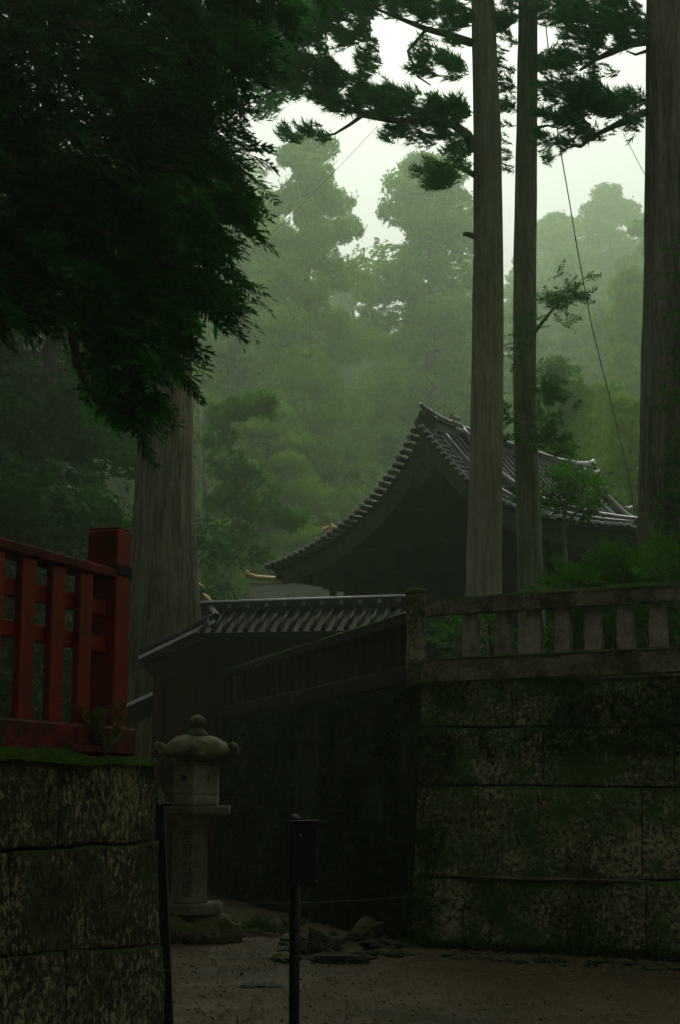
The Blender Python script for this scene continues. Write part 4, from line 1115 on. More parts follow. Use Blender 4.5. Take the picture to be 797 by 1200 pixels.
T1, S1 = px_tree('pale slender cedar trunk, left one of the close pair before the shrine', [(700, 546, 589.5), (600, 549, 589), (480, 552.5, 590.5), (300, 555.5, 590), (150, 555.5, 587), (90, 554.5, 584), (0, 552.5, 579.5), (-250, 556, 577)], 22, ZT - .1, 30, M['bark_tall'], seed=2, flute=.08, amp=.05)
T2, S2 = px_tree('darker slender cedar trunk with green sprouts, right one of the close pair before the shrine', [(700, 607, 638.5), (600, 604.5, 634), (480, 601.5, 629), (300, 602, 629), (150, 605.5, 630), (0, 608, 630), (-250, 610, 627)], 23.5, ZT - .1, 29, M['bark_tall2'], seed=5, flute=.09, amp=.07)
T3, S3 = px_tree('massive reddish-brown cedar trunk cut by the right edge of the photo', [(690, 744, 852), (640, 746.5, 850), (470, 751, 846), (300, 755, 842), (150, 757, 840), (0, 758.5, 838), (-250, 762, 832)], 19, ZT - .1, 32, M['bark_right'], 64, .09, .03, 8)
T4, S4 = px_tree('giant furrowed cedar trunk flaring at its base behind the red fence', [(820, 143, 238), (730, 147, 235), (630, 155, 229.5), (530, 163, 227), (460, 170, 225.5), (300, 183, 223), (180, 192, 222), (0, 201, 224), (-250, 204, 221)], 32, 0, 38, M['bark_big'], 72, .12, .03, 4)

def blob_points(blobs, Y, rng, dy=1.2, edge=1.0):
    P = []; C = []
    for (cx_, cy_, rx_, ry_, n, *rest) in blobs:
        YY = rest[0] if rest else Y
        a_ = rng.uniform(0, 2 * math.pi, n); q = np.sqrt(rng.uniform(0, 1, n)) * edge
        for i in range(n):
            # keep gaps: thin by a noise field
            px_ = cx_ + rx_ * q[i] * math.cos(a_[i]); py_ = cy_ + ry_ * q[i] * math.sin(a_[i]); yy = YY + rng.uniform(-dy, dy)
            if mnoise.noise(Vector((px_ * .045, py_ * .06, yy * .9))) < -.02: continue
            p = at(px_, py_, yy); P.append(p); C.append((cx_, cy_))
    return np.array([tuple(p) for p in P])
def crown_px(t, blobs, Y, mat, temps, size, seed, dirf, dy=1.2, name='crown', roll=.6):
    rg = np.random.RandomState(seed); P = blob_points(blobs, Y, rg, dy); n = len(P)
    D = np.array([dirf(p) for p in P]) + rg.normal(0, .35, (n, 3))
    V = scatter(temps, P, D, size * rg.uniform(.65, 1.25, n), rg, roll); return tri_obj(name, V, mat, t)
def limb(t, pts, r0, r1, mat, parent=None):
    n = len(pts); MB().tube(pts, [r0 + (r1 - r0) * i / (n - 1) for i in range(n)], 7).build('limb', mat, parent or t, smooth=True)

# pair, left trunk: long branch going left, its lower sprays, and the top band
ax1 = S1[4][0]
def dir_from(x0, up_=.25):
    return lambda p: np.array([(1 if p[0] > x0 else -1) * 1.0, -.15, up_])
limb(T1, [at(556, 178, 22), at(548, 158, 21.9), at(532, 146, 21.8), at(500, 142, 21.6), at(460, 141, 21.5), at(425, 135, 21.4), at(395, 118, 21.3), at(360, 105, 21.2)], .085, .02, M['bark_tall2'])
limb(T1, [at(425, 135, 21.4), at(410, 146, 21.5), at(392, 157, 21.6), at(372, 160, 21.7)], .035, .01, M['bark_tall2'])
limb(T1, [at(552, 50, 22), at(530, 42, 21.6), at(500, 34, 21.3), at(470, 22, 21.2), at(440, 10, 21.1)], .07, .02, M['bark_tall2'])
limb(T1, [at(556, 205, 22), at(540, 196, 21.8), at(520, 193, 21.6), at(500, 196, 21.5)], .05, .012, M['bark_tall2'])
limb(T1, [at(557, 277, 22), at(550, 275, 21.7), at(544, 274, 21.6)], .05, .03, M['bark_tall2'])
limb(T1, [at(500, 34, 21.3), at(478, 60, 21.3), at(490, 90, 21.3), at(505, 100, 21.3)], .03, .01, M['bark_tall2'])
crown_px(T1, [(530, 132, 26, 14, 300), (490, 124, 35, 16, 430), (450, 122, 34, 18, 450), (410, 112, 32, 22, 460), (372, 92, 36, 26, 560), (335, 78, 30, 28, 420), (437, 72, 13, 22, 130), (440, 52, 7, 8, 40),
              (500, 158, 34, 14, 170), (472, 160, 18, 12, 80), (385, 156, 22, 9, 80), (352, 158, 20, 12, 60),
              (540, 160, 16, 20, 130), (520, 204, 26, 18, 260), (540, 190, 16, 20, 150),
              (512, 78, 24, 14, 150), (520, 58, 30, 15, 190), (540, 82, 12, 14, 90), (480, 8, 70, 14, 620), (420, 10, 40, 16, 420), (418, 36, 20, 22, 170), (530, 20, 30, 16, 330), (370, 20, 34, 26, 420), (405, 45, 12, 14, 60), (365, 55, 22, 16, 200)],
         21.6, M['cedar'], TUFT, .26, 21, dir_from(ax1), .9)
# right trunk of the pair: short sprouts, top crown between the trunks
limb(T2, [at(628, 388, 23.4), at(640, 372, 23.1), at(655, 355, 22.9), at(666, 335, 22.8), at(676, 322, 22.8)], .03, .006, M['bark_tall2'])
limb(T2, [at(630, 100, 23.4), at(650, 96, 23.2), at(668, 106, 23), at(690, 118, 22.9)], .04, .012, M['bark_tall2'])
limb(T2, [at(629, 150, 23.4), at(641, 147, 23.2), at(655, 150, 23)], .03, .01, M['bark_tall2'])
limb(T2, [at(604, 120, 23.4), at(596, 132, 23.2), at(590, 128, 23)], .02, .008, M['bark_tall2'])
def dsprig(p): return np.array([rnd.choice((1.0, 1.0, -.6)), rnd.uniform(-.6, .2), rnd.uniform(-.25, .5)])
fine = crown_px(T2, [(662, 330, 11, 16, 60), (655, 352, 24, 10, 80), (645, 372, 24, 10, 90), (676, 326, 12, 6, 25), (668, 350, 20, 6, 60)], 22.9, M['fir'], FIR, .20, 31, dsprig, .3, name='sprig')
crown_px(T2, [(640, 455, 16, 22, 110), (650, 478, 22, 15, 90), (632, 508, 22, 20, 110), (600, 500, 14, 20, 60), (612, 405, 10, 30, 50), (600, 470, 12, 10, 25), (648, 520, 16, 16, 60), (612, 585, 14, 14, 40)], 22.9, M['shrub'], FIR, .22, 32, lambda p: np.array([(p[0] - S2[3][0]) * 2 + rnd.uniform(-.6, .6), rnd.uniform(-.7, .2), rnd.uniform(-.4, .5)]), .35, name='sprig')
crown_px(T2, [(596, 60, 14, 50, 170), (595, 110, 12, 20, 90), (598, 135, 14, 14, 90), (595, 175, 10, 14, 25), (594, 198, 12, 6, 22), (600, 15, 22, 22, 260), (642, 12, 22, 20, 240), (640, 75, 22, 16, 190), (636, 186, 8, 5, 15), (660, 12, 20, 14, 130), (590, 30, 14, 30, 140)], 23.3, M['cedar'], TUFT, .25, 33, dir_from(S2[4][0]), .7)
# small leafy tree standing before the shrine roof
leafc = thing('young_tree', at(672, 690, 24.5), 'small bushy young tree in front of the right side of the shrine roof', 'tree'); OFF[leafc] = Vector(leafc.location)
crown_px(leafc, [(664, 556, 20, 9, 60), (672, 574, 30, 13, 120), (655, 588, 26, 14, 110), (684, 592, 18, 9, 45), (640, 575, 10, 12, 40), (668, 545, 8, 6, 14)], 24.5, M['shrub'], LEAFY, .28, 41, lambda p: np.array([rnd.uniform(-1, 1), -.4, .1]), .6)
MB().tube([at(664, 800, 24.5), at(666, 700, 24.5), at(660, 620, 24.5), at(668, 560, 24.5)], [.06, .05, .035, .02], 8).build('trunk', M['bark_tall2'], leafc, smooth=True)
MB().tube([at(660, 620, 24.5), at(680, 595, 24.4), at(694, 585, 24.3)], [.03, .02, .01], 6).build('limb', M['bark_tall2'], leafc)
# right trunk: two big branches to the left
limb(T3, [at(757, 48, 19), at(735, 52, 18.8), at(715, 62, 18.6), at(697, 70, 18.5), at(680, 82, 18.4)], .07, .02, M['bark_tall2'])
limb(T3, [at(757, 60, 19), at(745, 64, 18.8), at(735, 60, 18.6)], .025, .01, M['bark_tall2'])
limb(T3, [at(757, 132, 19), at(738, 138, 18.8), at(715, 150, 18.6), at(698, 158, 18.5), at(680, 172, 18.4), at(660, 168, 18.3)], .055, .012, M['bark_tall2'])
crown_px(T3, [(720, 18, 40, 22, 620), (745, 30, 20, 20, 240), (690, 40, 24, 22, 260), (672, 14, 22, 14, 150), (715, 52, 30, 10, 140), (665, 75, 18, 14, 130), (690, 68, 14, 10, 60),
              (735, 122, 26, 14, 300), (700, 128, 30, 16, 330), (670, 140, 28, 16, 300), (650, 130, 16, 12, 130), (690, 108, 22, 14, 190), (668, 96, 14, 16, 120), (660, 164, 28, 9, 110), (690, 158, 18, 8, 80), (705, 84, 8, 10, 20), (745, 148, 14, 10, 80), (718, 162, 10, 5, 25), (722, 80, 8, 10, 18), (644, 115, 16, 20, 100), (728, 160, 10, 6, 20)],
         18.7, M['cedar'], TUFT, .22, 51, lambda p: np.array([-1.0, -.1, .3]), .8)
crown_px(T3, [(786, 620, 26, 50, 150), (792, 480, 16, 120, 130), (790, 340, 14, 80, 70), (775, 650, 30, 24, 90)], 18.25, M['shrub'], LEAFY, .2, 52, lambda p: np.array([rnd.uniform(-1, 1), -.6, -.1]), .15, name='ivy')
# giant left trunk: high branches and hanging dark greenery
crown_px(T4, [(300, 20, 60, 40, 520), (340, 20, 40, 30, 330), (250, 30, 60, 50, 420), (318, 100, 30, 24, 190), (300, 60, 40, 40, 330), (305, 130, 20, 14, 50)], 28.5, M['cedar'], TUFT, .42, 61, lambda p: np.array([1, -.3, .2]), 2.0)
limb(T4, [at(222, 60, 32), at(260, 52, 30), at(300, 40, 29), at(350, 30, 28)], .14, .03, M['bark_big'])
limb(T4, [at(222, 120, 32), at(260, 100, 30), at(300, 98, 29), at(330, 92, 28)], .12, .03, M['bark_big'])

# the high crowns of these tall trees, mostly above the picture, added to shade the foreground
def high_crown(t, x, y, z0, z1, rad, n, mat, seed):
    rg = np.random.RandomState(seed); k_ = 90; P = []; D = []
    for i in range(k_):
        u_ = (i + .5) / k_; z = z0 + (z1 - z0) * u_; r_ = rad * (1 - u_) ** .6 * rg.uniform(.35, 1.05); a_ = i * 2.4 + rg.uniform(-.4, .4)
        c = np.array([x + r_ * math.cos(a_), y + r_ * math.sin(a_), z - r_ * .12]); d_ = rg.normal(0, 1, (n // k_, 3)); d_ /= np.linalg.norm(d_, axis=1, keepdims=True)
        P.append(c + d_ * np.array([1.15, 1.15, .5])); D.append(d_ + np.array([math.cos(a_), math.sin(a_), 0]) * .5)
    P = np.concatenate(P); D = np.concatenate(D); keep = P[:, 2] > 1.6 + .565 * P[:, 1] - .25 * rg.uniform(0, 1, len(P)); P = P[keep]; D = D[keep]
    tri_obj('high_crown', scatter(PUFF, P, D, rg.uniform(.3, .55, len(P)), rg, .9), mat, t)
high_crown(T1, S1[-1][0], 22, 17, 29, 4.5, 5500, M['cedar'], 1); high_crown(T2, S2[-1][0], 23.5, 17, 28.5, 4.2, 4500, M['cedar'], 2)
high_crown(T3, S3[-1][0], 19, 15, 31, 5.0, 6000, M['cedar'], 3); high_crown(T4, S4[-1][0], 32, 19, 37, 7.5, 14000, M['cedar'], 4)

# ------------------------------------------------------------------ DARK FIR at the left
FYr = 11.0
ft = thing('fir_tree', (-5.6, FYr + 1, 1.7), 'dark drooping fir filling the upper left, its sprays hanging before the giant trunk', 'tree')
Vt, Ft = trunk_mesh([(-5.6, FYr + 1, 1.7, .34), (-5.6, FYr + 1, 8, .26), (-5.5, FYr + 1, 16, .06)], 24, .05, .04, 9, OFF[ft])
put(bpy.data.objects.new('trunk', np_mesh('trunk', Vt, Ft, M['bark_right'], True)), ft)
poly = [(-120, -160), (420, -160), (380, -20), (318, 40), (292, 110), (312, 175), (318, 235), (292, 270), (298, 330), (285, 362), (240, 378), (226, 400), (228, 436), (190, 452), (184, 500), (158, 508), (132, 470), (118, 410), (90, 372), (40, 380), (0, 400), (-120, 430)]
def inpoly(x, y):
    c = False; j = len(poly) - 1
    for i in range(len(poly)):
        xi, yi = poly[i]; xj, yj = poly[j]
        if (yi > y) != (yj > y) and x < (xj - xi) * (y - yi) / (yj - yi) + xi: c = not c
        j = i
    return c
rg = np.random.RandomState(77); P = []; D = []; Sz = []
nb_ = 0
while nb_ < 900:
    x = rg.uniform(-120, 400); y = rg.uniform(-160, 515)
    if not inpoly(x + 30, y + 18): continue
    nb_ += 1; yy = FYr + rg.uniform(-1.5, 1.7); o_ = np.array(at(x, y, yy)); ang = rg.uniform(-1.1, .7); dr = rg.uniform(.0, .62)
    d0 = np.array([math.cos(ang), math.sin(ang) - .1, -dr]); L_ = rg.uniform(.12, .26)
    for k_ in range(7):
        t = k_ / 6; sd_ = (1 if k_ % 2 else -1) * .75 * (1 - t)
        dd = np.array([d0[0] * math.cos(sd_) - d0[1] * math.sin(sd_), d0[0] * math.sin(sd_) + d0[1] * math.cos(sd_), d0[2] - .35 * t])
        P.append(o_ + d0 * L_ * t + np.array([0, 0, -.12 * t * t])); D.append(dd + rg.normal(0, .22, 3)); Sz.append(rg.uniform(.20, .34) * (1 - .25 * t))
P = np.array(P); D = np.array(D); n = len(P)
Vf = scatter(FIR, P, D, np.array(Sz), rg, .22); tri_obj('crown', Vf, M['fir'], ft)
Pi = []
while len(Pi) < 1500:
    x = rg.uniform(-120, 400); y = rg.uniform(-160, 515)
    if not inpoly(x + 42, y + 26) or not inpoly(x + 75, y - 20): continue
    Pi.append(tuple(at(x, y, FYr + rg.uniform(1.8, 3.2))))
Pi = np.array(Pi); n = len(Pi); D = np.stack([rg.normal(.8, .3, n), rg.normal(-.1, .5, n), rg.normal(-.45, .25, n)], axis=1)
tri_obj('inner_crown', scatter(FIR, Pi, D, rg.uniform(.4, .6, n), rg, .8), M['fir'], ft)
# its unseen bulk to the left and above
P2 = []; 
for i in range(1500):
    a_ = rg.uniform(0, 2 * math.pi); z = rg.uniform(3.5, 15.5); q = rg.uniform(.5, 3.6) * (1 - (z - 3) / 16); P2.append((-5.6 + q * math.cos(a_), FYr + 1 + q * math.sin(a_), z))
P2 = np.array(P2); P2 = P2[(P2[:, 0] / P2[:, 1] < -.36) | (P2[:, 1] < 6)]
D2 = P2 - np.array([-5.6, FYr + 1, 0]); D2[:, 2] = -.6; V2 = scatter(FIR, P2, D2, rg.uniform(.6, .9, len(P2)), rg, .4); tri_obj('outer_crown', V2, M['fir'], ft)
for pts in ([(-40, 260), (40, 340), (60, 362), (85, 390), (110, 402)], [(85, 395), (92, 430), (105, 460), (130, 490)], [(-60, 120), (60, 150), (180, 190), (270, 215)], [(-60, 200), (60, 240), (180, 300), (255, 330)], [(-80, 0), (60, 20), (200, 50), (280, 80)], [(-60, 300), (60, 330), (140, 400), (160, 470)]):
    limb(ft, [at(a_, b_, FYr - .3 + .3 * i) for i, (a_, b_) in enumerate(pts)], .035, .008, M['bark_tall2'])

# ------------------------------------------------------------------ generic cedars (forest)
def cedar_variant(seed, H, Rm, nb, c0=.14, ragged=.3, puff=150, psize=.60):
    """returns trunk mesh and crown mesh in local coordinates"""
    rg = np.random.RandomState(seed)
    V_, F_ = trunk_mesh([(0, 0, -1.5, H * .022), (0, 0, H * .5, H * .014), (.1, 0, H * .98, .04)], 12, .05, .03, seed, (0, 0, 0))
    m = MB()
    P = []; D = []; Sz = []; U = []
    for i in range(nb):
        u_ = (i + rg.uniform(0, 1)) / nb; z = H * (c0 + (1 - c0) * u_)
        rad = Rm * (1 - u_) ** .5 * (1 - .35 * max(0, .25 - u_) / .25) * rg.uniform(1 - ragged * .8, 1.15) + .3
        a_ = i * 2.4 + rg.uniform(-.5, .5); c = np.array([math.cos(a_), math.sin(a_), 0])
        tipz = z - rad * .12 + rg.uniform(-.3, .3)
        if i % 2 == 0: m.tube([(0, 0, z - .3), tuple(c * rad * .5 + np.array([0, 0, z + .05])), tuple(c * rad * .92 + np.array([0, 0, tipz]))], [.07, .045, .015], 5)
        for k_, (f, s_) in enumerate(((.95, 1.0), (.62, .9), (.35, .7))):
            if rg.uniform() < .12: continue
            cr = (.66 + .30 * rad / Rm + .25 * (1 - u_)) * s_ * rg.uniform(.8, 1.25) * (Rm / 4.2); n_ = int(puff * s_)
            cc_ = c * rad * f + np.array([0, 0, z + (tipz - z) * f + rg.uniform(-.2, .3)]) + rg.normal(0, .18, 3)
            d_ = rg.normal(0, 1, (n_, 3)); d_ /= np.linalg.norm(d_, axis=1, keepdims=True)
            d_[:, 2] = np.where(d_[:, 2] < -.2, d_[:, 2] * .5, d_[:, 2])
            pp = cc_ + d_ * np.array([cr * 1.35, cr * 1.35, cr * .8]) * rg.uniform(.78, 1.04, (n_, 1))
            P.append(pp); U.append(d_ * np.array([.8, .8, 1.2])); D.append(np.cross(d_, rg.normal(0, 1, (n_, 3)))); Sz.append(np.full(n_, psize * s_ ** .3))
    P = np.concatenate(P); D = np.concatenate(D); U = np.concatenate(U); Sz = np.concatenate(Sz) * rg.uniform(.55, 1.0, len(P))
    # one template of few blades keeps it light
    V = scatter(PAD, P, D, Sz * .85, rg, .42, U)
    return (np_mesh('trunk', V_, F_, M['bark_far'], True), m.mesh('limb', M['bark_far']), tri_mesh('crown', V, M['cedar_far']))
VAR = [cedar_variant(101, 23, 4.6, 46), cedar_variant(102, 23, 4.0, 38, .2, .45, 120), cedar_variant(103, 23, 5.2, 52, .12, .25, 140), cedar_variant(104, 21, 4.2, 38, .22, .5, 120)]
RND = cedar_variant(105, 12, 4.0, 34, .25, .3, 60, .5)
NEAR = cedar_variant(106, 24, 5.2, 60, .40, .2, 90, .75)
def plant_tree(var, x, y, z, H, H0, label, group=None, rz=0, widen=1.0, name='cedar_tree', mat=None):
    t = thing(name, (x, y, z), label, 'tree', group); k_ = H / H0; t.scale = (k_ * widen, k_ * widen, k_); t.rotation_euler = (0, 0, rz)
    for nm, me in zip(('trunk', 'limbs', 'crown'), var):
        o = bpy.data.objects.new(nm, me); put(o, t)
        if nm == 'limbs': o['kind'] = 'stuff'
    return t
def forest_tree(px, ytop, Y, var, label, group=None, widen=1.0, rz=None):
    Y = Y * 1.6; p = at(px, ytop, Y); zg = hill_h(p.x, Y) - .3; zg = max(zg, 0)
    H = p.z - zg; return plant_tree(VAR[var], p.x, Y, zg, H, 23 if var < 3 else 21, label, group, rz if rz is not None else rnd.uniform(0, 6), widen)
forest_tree(360, 165, 62, 0, 'airy hazy cedar left of the sky gap, clumps of foliage against the white sky', widen=.72, rz=1.0)
forest_tree(502, 188, 70, 2, 'broad billowing hazy cedar rising in the centre behind the shrine roof', widen=.88, rz=.4)
forest_tree(415, 318, 100, 0, 'faint misty cedar low in the gap between the two big hazy cedars')
forest_tree(285, 235, 70, 2, 'misty cedar behind the hanging fir sprays, left of the airy cedar', widen=.8)
forest_tree(715, 228, 120, 0, 'faint rounded cedar top on the far hillside between wire and right trunk', widen=1.2)
forest_tree(752, 262, 84, 1, 'misty cedar half hidden by the right-hand trunk', widen=.9)
forest_tree(736, 318, 60, 2, 'yellowish green layered cedar beside the right-hand trunk, above the shrine roof', widen=.5)
forest_tree(650, 255, 118, 2, 'very faint cedar on the ridge just right of the close pair of trunks')
G_ = 'misty cedars of the forest behind the shrine'; LG = 'one of many tall cedars of the misty forest slope behind the shrine'
def skyline(px):
    pts = [(-300, 120), (250, 150), (310, 250), (350, 320), (395, 350), (440, 355), (490, 335), (540, 280), (600, 285), (660, 285), (700, 250), (760, 235), (1100, 150)]
    for (a_, b_), (c, d_) in zip(pts[:-1], pts[1:]):
        if a_ <= px <= c: return b_ + (d_ - b_) * (px - a_) / (c - a_)
    return 200
for Y, step, low in ((54, 62, 240), (66, 60, 150), (82, 56, 70), (104, 46, 28), (132, 42, 6)):
    px = -190 + rnd.uniform(0, 30)
    while px < 990:
        top = skyline(px) + low + rnd.uniform(-6, 45)
        if Y < 60: top = max(top, 400 + rnd.uniform(0, 60))
        if not (Y < 70 and 600 < px < 760):
            forest_tree(px + rnd.uniform(-14, 14), top, Y + rnd.uniform(-4, 4), rnd.randint(0, 3), LG, G_, rnd.uniform(.8, 1.15))
        px += step * rnd.uniform(.8, 1.25)
# round-headed trees low behind the shrine roof on the right
def round_tree(px, ytop, Y, H, label, widen=1.0):
    p = at(px, ytop, Y); plant_tree(RND, p.x, Y, p.z - H, H, 12, label, None, rnd.uniform(0, 6), widen, 'broadleaf_tree')
round_tree(735, 468, 46, 8, 'dark round-headed tree above the far end of the shrine roof', .8)
round_tree(655, 430, 50, 9, 'rounded misty tree seen right of the darker slender trunk', .7)
round_tree(700, 455, 56, 9, 'pale leafy tree crossed by the slanting cable', .8)
# nearer trees on the left: branchy green between giant trunk and shrine roof
lb = thing('layered_pine', (at(255, 700, 52).x, 52, 0), 'green tree with flat layered branches just right of the giant trunk', 'tree')
MB().tube([(at(238, 900, 52).x, 52, 0), at(240, 600, 52), at(236, 470, 52)], [.16, .12, .05], 8).build('trunk', M['bark_tall2'], lb, smooth=True)
for pts in ([(238, 480), (260, 482), (290, 486), (312, 474)], [(240, 560), (265, 585), (300, 612), (330, 618), (352, 614)], [(238, 620), (255, 640), (275, 650), (300, 655)], [(238, 540), (260, 540), (285, 545)]):
    limb(lb, [at(a_, b_, 51.6 - .2 * i) for i, (a_, b_) in enumerate(pts)], .05, .015, M['bark_tall2'])
crown_px(lb, [(262, 482, 26, 12, 190), (295, 478, 22, 12, 150), (308, 472, 10, 8, 50), (250, 515, 20, 16, 130), (262, 548, 26, 16, 150), (285, 566, 20, 14, 100), (262, 590, 30, 16, 190), (300, 602, 24, 12, 130), (335, 612, 20, 9, 100), (312, 585, 8, 7, 30), (268, 630, 26, 14, 150), (300, 652, 26, 10, 120), (250, 660, 18, 18, 130), (245, 690, 16, 16, 100)], 51, M['cedar_near'], PUFF, .55, 71, lambda p: np.array([.8, -.3, .25]), 1.2)

# unseen trees added round and behind the viewpoint: their crowns keep the path in shade
M['cedar_shaded'] = leaf_mat('cedar_crown_shaded', (.008, .060, .004), (.028, .14, .012), .4, .25)  # darker copy of the far crowns, with shade put into the colour
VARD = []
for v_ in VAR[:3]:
    c_ = v_[2].copy(); c_.materials.clear(); c_.materials.append(M['cedar_shaded']); VARD.append((v_[0], v_[1], c_))
GN = 'added shade cedars around the viewpoint'; LN = 'one of the unseen cedars added around the viewpoint to shade the path'
for (x, y, H) in ((-9.5, 0, 25), (3.5, -5.5, 26), (-10, -7, 24), (-3, -6, 24), (-7.5, -2, 25), (-13, 5, 27), (0, -13, 26), (-8, -15, 24), (8, -15, 25), (-12, 14, 26), (-17, -3, 26), (-19, 12, 26), (0, -22, 26), (14, -18, 27), (-15, -20, 26), (14.5, 20, 27), (-14, 24, 27), (-21, 22, 26)):
    plant_tree(NEAR, x, y, hill_h(x, y) if abs(x) < 12.5 or y < 12 else ZT, H, 24, LN, GN, rnd.uniform(0, 6))

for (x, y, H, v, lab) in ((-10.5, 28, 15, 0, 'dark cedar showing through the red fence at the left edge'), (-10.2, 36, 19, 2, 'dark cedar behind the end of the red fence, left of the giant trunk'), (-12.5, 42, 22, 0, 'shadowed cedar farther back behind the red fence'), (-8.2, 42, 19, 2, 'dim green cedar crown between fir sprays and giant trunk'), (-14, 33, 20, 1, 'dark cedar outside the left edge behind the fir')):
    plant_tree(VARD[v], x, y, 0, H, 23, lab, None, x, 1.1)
for i in range(0, 34, 3):
    a_ = R(100 + 340 * i / 34 - 10) ; q = 27 + 9 * (i % 3) ; x = q * math.cos(a_) ; y = q * math.sin(a_)
    if y > 8 and abs(x) < y * .42 + 6: continue
    plant_tree(VAR[i % 3], x, y, 0, 27, 23, LN, GN, rnd.uniform(0, 6), 1.5)

# ------------------------------------------------------------------ SHRUBS behind the balustrade, ferns, rocks
def shrub(px, py, Y, wpx, hpx, n, size, label, seed, mat='shrub', zb_=None):
    c = at(px, py, Y); sx = wpx / F * Y; sz = hpx / F * Y; zb2 = ZT - .08 if zb_ is None else zb_
    t = thing('shrub', (c.x, c.y, zb2), label, 'shrub'); rg = np.random.RandomState(seed)
    a_ = rg.normal(0, 1, (n, 3)); a_ /= np.linalg.norm(a_, axis=1, keepdims=True)
    a_ *= (rg.uniform(.35, 1, (n, 1)) ** .5) * (1 + .35 * np.sin(a_[:, :1] * 5 + a_[:, 2:3] * 4))
    P = np.array(c) + a_ * np.array([sx, .5, sz]); D = a_ + rg.normal(0, .4, (n, 3)) + np.array([0, 0, .3])
    P[:, 2] = np.maximum(P[:, 2], zb2 + .05)
    tri_obj('leaves', scatter(LEAFY, P, D, size * rg.uniform(.7, 1.2, n), rg, .6), M[mat], t)
    m = MB()
    for i in range(0, n, max(1, n // 10)): m.tube([(c.x, c.y, zb2), tuple((Vector(P[i]) + Vector(c)) / 2), tuple(P[i])], [.02, .012, .004], 5)
    m.build('stems', M['bark_tall2'], t); return t
shrub(725, 676, 17.6, 42, 24, 330, .20, 'rounded dark green shrub behind the balustrade in front of the shrine wall', 1)
shrub(672, 688, 17.2, 30, 16, 170, .18, 'low shrub touching the top rail right of the slender pair of trunks', 2)
shrub(782, 672, 16.8, 30, 32, 240, .18, 'bright-tipped shrub behind the balustrade at the right edge', 3)
shrub(535, 745, 17.8, 16, 22, 80, .18, 'small fern-like shrub showing between corner post and first baluster', 4)
shrub(575, 742, 17.8, 16, 20, 80, .18, 'dark shrub leaves between the first and second balusters', 5)
shrub(680, 742, 17.0, 40, 22, 260, .18, 'dark foliage low behind the middle balusters', 6)
shrub(765, 740, 16.6, 36, 24, 240, .18, 'dark foliage low behind the rightmost balusters', 7)

rg = np.random.RandomState(5)
ferns = [(280, 1096, 'fern tuft'), (300, 1092, ''), (322, 1096, ''), (340, 1090, ''), (265, 1102, '')]
fl = ['fern clump closest to the lantern foot stone', 'upright fern clump second from the lantern', 'wide fern clump midway between lantern and sign post', 'small fern clump just left of the sign post', 'flattened tuft of fern against the lantern foot']
for i, (px, py, _) in enumerate(ferns):
    g_ = gp(px, py); t = thing('fern', (g_.x, g_.y, 0), fl[i], 'fern'); n = 14
    P = np.tile(np.array([g_.x, g_.y, .02]), (n, 1)) + rg.normal(0, .05, (n, 3)) * [1, 1, 0]; a_ = rg.uniform(0, 6.28, n)
    D = np.stack([np.cos(a_), np.sin(a_), rg.uniform(.3, 1.1, n)], axis=1); tri_obj('fronds', scatter(FIR, P, D, rg.uniform(.16, .30, n), rg, .3), M['fern'], t)
# rocks
def rock(px, py, r_, sq, label, seed, group=None, mat='rock', name='rock', sink=.35):
    g_ = gp(px, py); m = MB().ball((g_.x, g_.y, r_ * sq[2] * (1 - sink)), r_, 12, sq, .55, seed); o = m.build(name, M[mat], loc=(g_.x, g_.y, 0), smooth=False); return tag(o, label, name, group)
rock(430, 1103, .16, (1, .9, .95), 'round mossy boulder at the foot of the dark wall', 11, mat='lantern_moss')
rock(372, 1122, .17, (.7, .8, .9), 'pale upright stone in the rubble right of the sign post', 12)
rock(447, 1112, .17, (1.3, .8, .35), 'flat grey stone beside the mossy boulder', 13)
rock(400, 1128, .2, (1.6, .7, .3), 'long low slab in front of the rubble', 14)
rock(352, 1118, .15, (1.2, .8, .5), 'dark wedge of stone touching the sign post in view', 15)
rock(305, 1157, .12, (1.5, .9, .14), 'pale flat stone lying alone on the path', 16, sink=.1)
0 and rock(285, 1171, .12, (1.4, .6, .12), 'dark flat stone lying nearest on the path', 17, mat='stone_rail_dark', sink=.1)
0 and rock(262, 1131, .2, (2.0, .5, .18), 'long pale kerb stone at the left of the path', 18, sink=.3)
GR = 'small rubble stones along the foot of the walls'; LR = 'one of the small rubble stones scattered along the foot of the dark walls'
for i in range(46):
    px = rnd.uniform(330, 480); py = 1096 + rnd.uniform(0, 36) + (px - 330) * -.02
    rock(px, py, rnd.uniform(.03, .10), (rnd.uniform(.9, 1.6), 1, rnd.uniform(.35, .8)), LR, 30 + i, GR, rnd.choice(['rock', 'rock', 'lantern_moss', 'stone_rail_dark']))
for i in range(46):
    px = rnd.uniform(480, 800); py = 1117 + (px - 480) * .055 + rnd.uniform(-3, 5)
    rock(px, py, rnd.uniform(.02, .055), (rnd.uniform(1, 2), 1, rnd.uniform(.3, .6)), LR, 130 + i, GR, rnd.choice(['rock', 'lantern_moss', 'stone_rail_dark']))
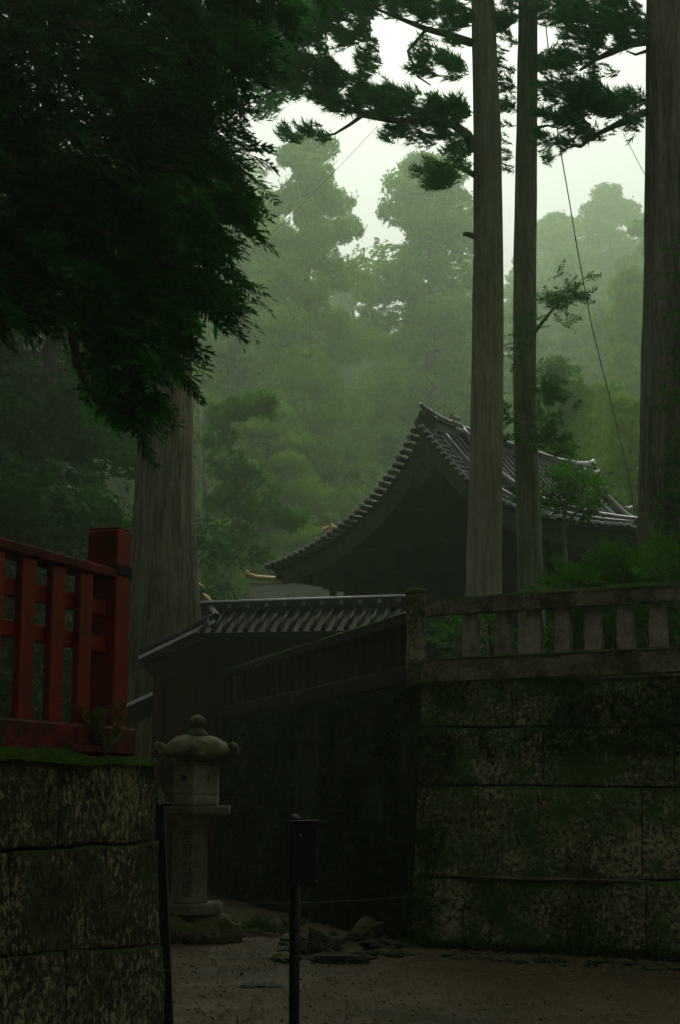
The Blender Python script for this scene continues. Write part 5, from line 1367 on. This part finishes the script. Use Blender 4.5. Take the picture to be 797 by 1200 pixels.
# fallen leaves and twigs on the path: nobody could count them
n = 900; P = np.stack([rg.uniform(-3, 4.5, n), rg.uniform(9, 17.5, n), np.full(n, .028)], axis=1); D = rg.normal(0, 1, (n, 3)) * [1, 1, .06]
o = bpy.data.objects.new('leaf_litter', tri_mesh('leaf_litter', scatter([t_[:6] for t_ in LEAFY], P, D, rg.uniform(.05, .11, n), rg, .15), simple_mat('dead_leaf', (.05, .035, .015), (.15, .11, .06), 30, rough=.6))); put(o)
tag(o, 'small fallen leaves and twigs scattered on the wet path', kind='stuff')
OCT = tris([p for f in ((0, 2, 4), (2, 1, 4), (1, 3, 4), (3, 0, 4)) for p in [np.array([(1, 0, 0), (-1, 0, 0), (0, 1, 0), (0, -1, 0), (0, 0, .7)][i], float) for i in f]])
n = 9000; yy_ = 8.5 + 9 * rg.uniform(0, 1, n) ** 1.3; P = np.stack([rg.uniform(-3.2, 4.6, n), yy_, np.full(n, .012)], axis=1); D = rg.normal(0, 1, (n, 3)) * [1, 1, .1]
o = bpy.data.objects.new('gravel', tri_mesh('gravel', scatter([OCT], P, D, rg.uniform(.006, .022, n) ** 1.0, rg, .3), simple_mat('gravel_stone', (.06, .045, .02), (.26, .21, .11), 60, rough=.8, spec=.2))); put(o)
tag(o, 'fine gravel strewn over the dirt path', kind='stuff')
# moss and small weeds at the foot of the right wall
n = 2600; s_ = rg.uniform(-.1, 8, n); P = np.array([tuple(C0 + dR * float(a_) + nR * float(b_) + Vector((0, 0, .01))) for a_, b_ in zip(s_, np.abs(rg.normal(0, .07, n)))]); D = np.stack([rg.normal(0, .6, n), rg.normal(-.3, .5, n), rg.uniform(.3, 1.4, n)], axis=1)
o = bpy.data.objects.new('ground_cover', tri_mesh('ground_cover', scatter([t_[:36] for t_ in PUFF], P, D, rg.uniform(.05, .13, n), rg, .5), M['moss'])); put(o); tag(o, 'mossy weeds along the foot of the right wall', kind='stuff')

# ------------------------------------------------------------------ CABLES
def cable(pts, r_, label):
    o = MB().tube(pts, r_, 5).build('cable', M['cable'], loc=pts[0]); tag(o, label, 'cable')
def sag(a_, b_, k_, n=14): return [a_.lerp(b_, i / n) + Vector((0, 0, -k_ * math.sin(math.pi * i / n))) for i in range(n + 1)]
cable([at(743, 598, 31), at(740, 575, 30.8), at(728, 520, 30), at(711, 452, 29), at(694, 385, 28), at(678, 300, 27), at(668, 240, 26.3), at(655, 165, 25.5), at(643, 60, 24.6), at(632, -40, 24)], .011, 'long slanting cable rising from the shrine roof corner towards the tree tops')
cable(sag(at(443, 147, 40), at(285, 305, 44), .1), .006, 'faint thin cable slanting across the airy hazy cedar')
cable(sag(at(730, 155, 22), at(800, 280, 18), .05), .005, 'thin cable running down to the right-hand trunk')

# ------------------------------------------------------------------ HAZE
m = MB().hexa([(-260, -240, -6), (260, -240, -6), (260, 350, -6), (-260, 350, -6), (-260, -240, 125), (260, -240, 125), (260, 350, 125), (-260, 350, 125)])
hz = m.build('haze', M['rope']); hz.data.materials.clear()
hm = bpy.data.materials.new('haze_air'); hm.use_nodes = True; t = hm.node_tree; t.nodes.clear()
ou = t.nodes.new('ShaderNodeOutputMaterial'); pv = t.nodes.new('ShaderNodeVolumePrincipled')
pv.inputs['Color'].default_value = (.72, .92, .64, 1); pv.inputs['Density'].default_value = HAZE; pv.inputs['Anisotropy'].default_value = .80  # green of leaf-filtered light is put into the haze colour
t.links.new(pv.outputs[0], ou.inputs['Volume']); hz.data.materials.append(hm); tag(hz, kind='stuff', label='thin pale mist filling the forest air')
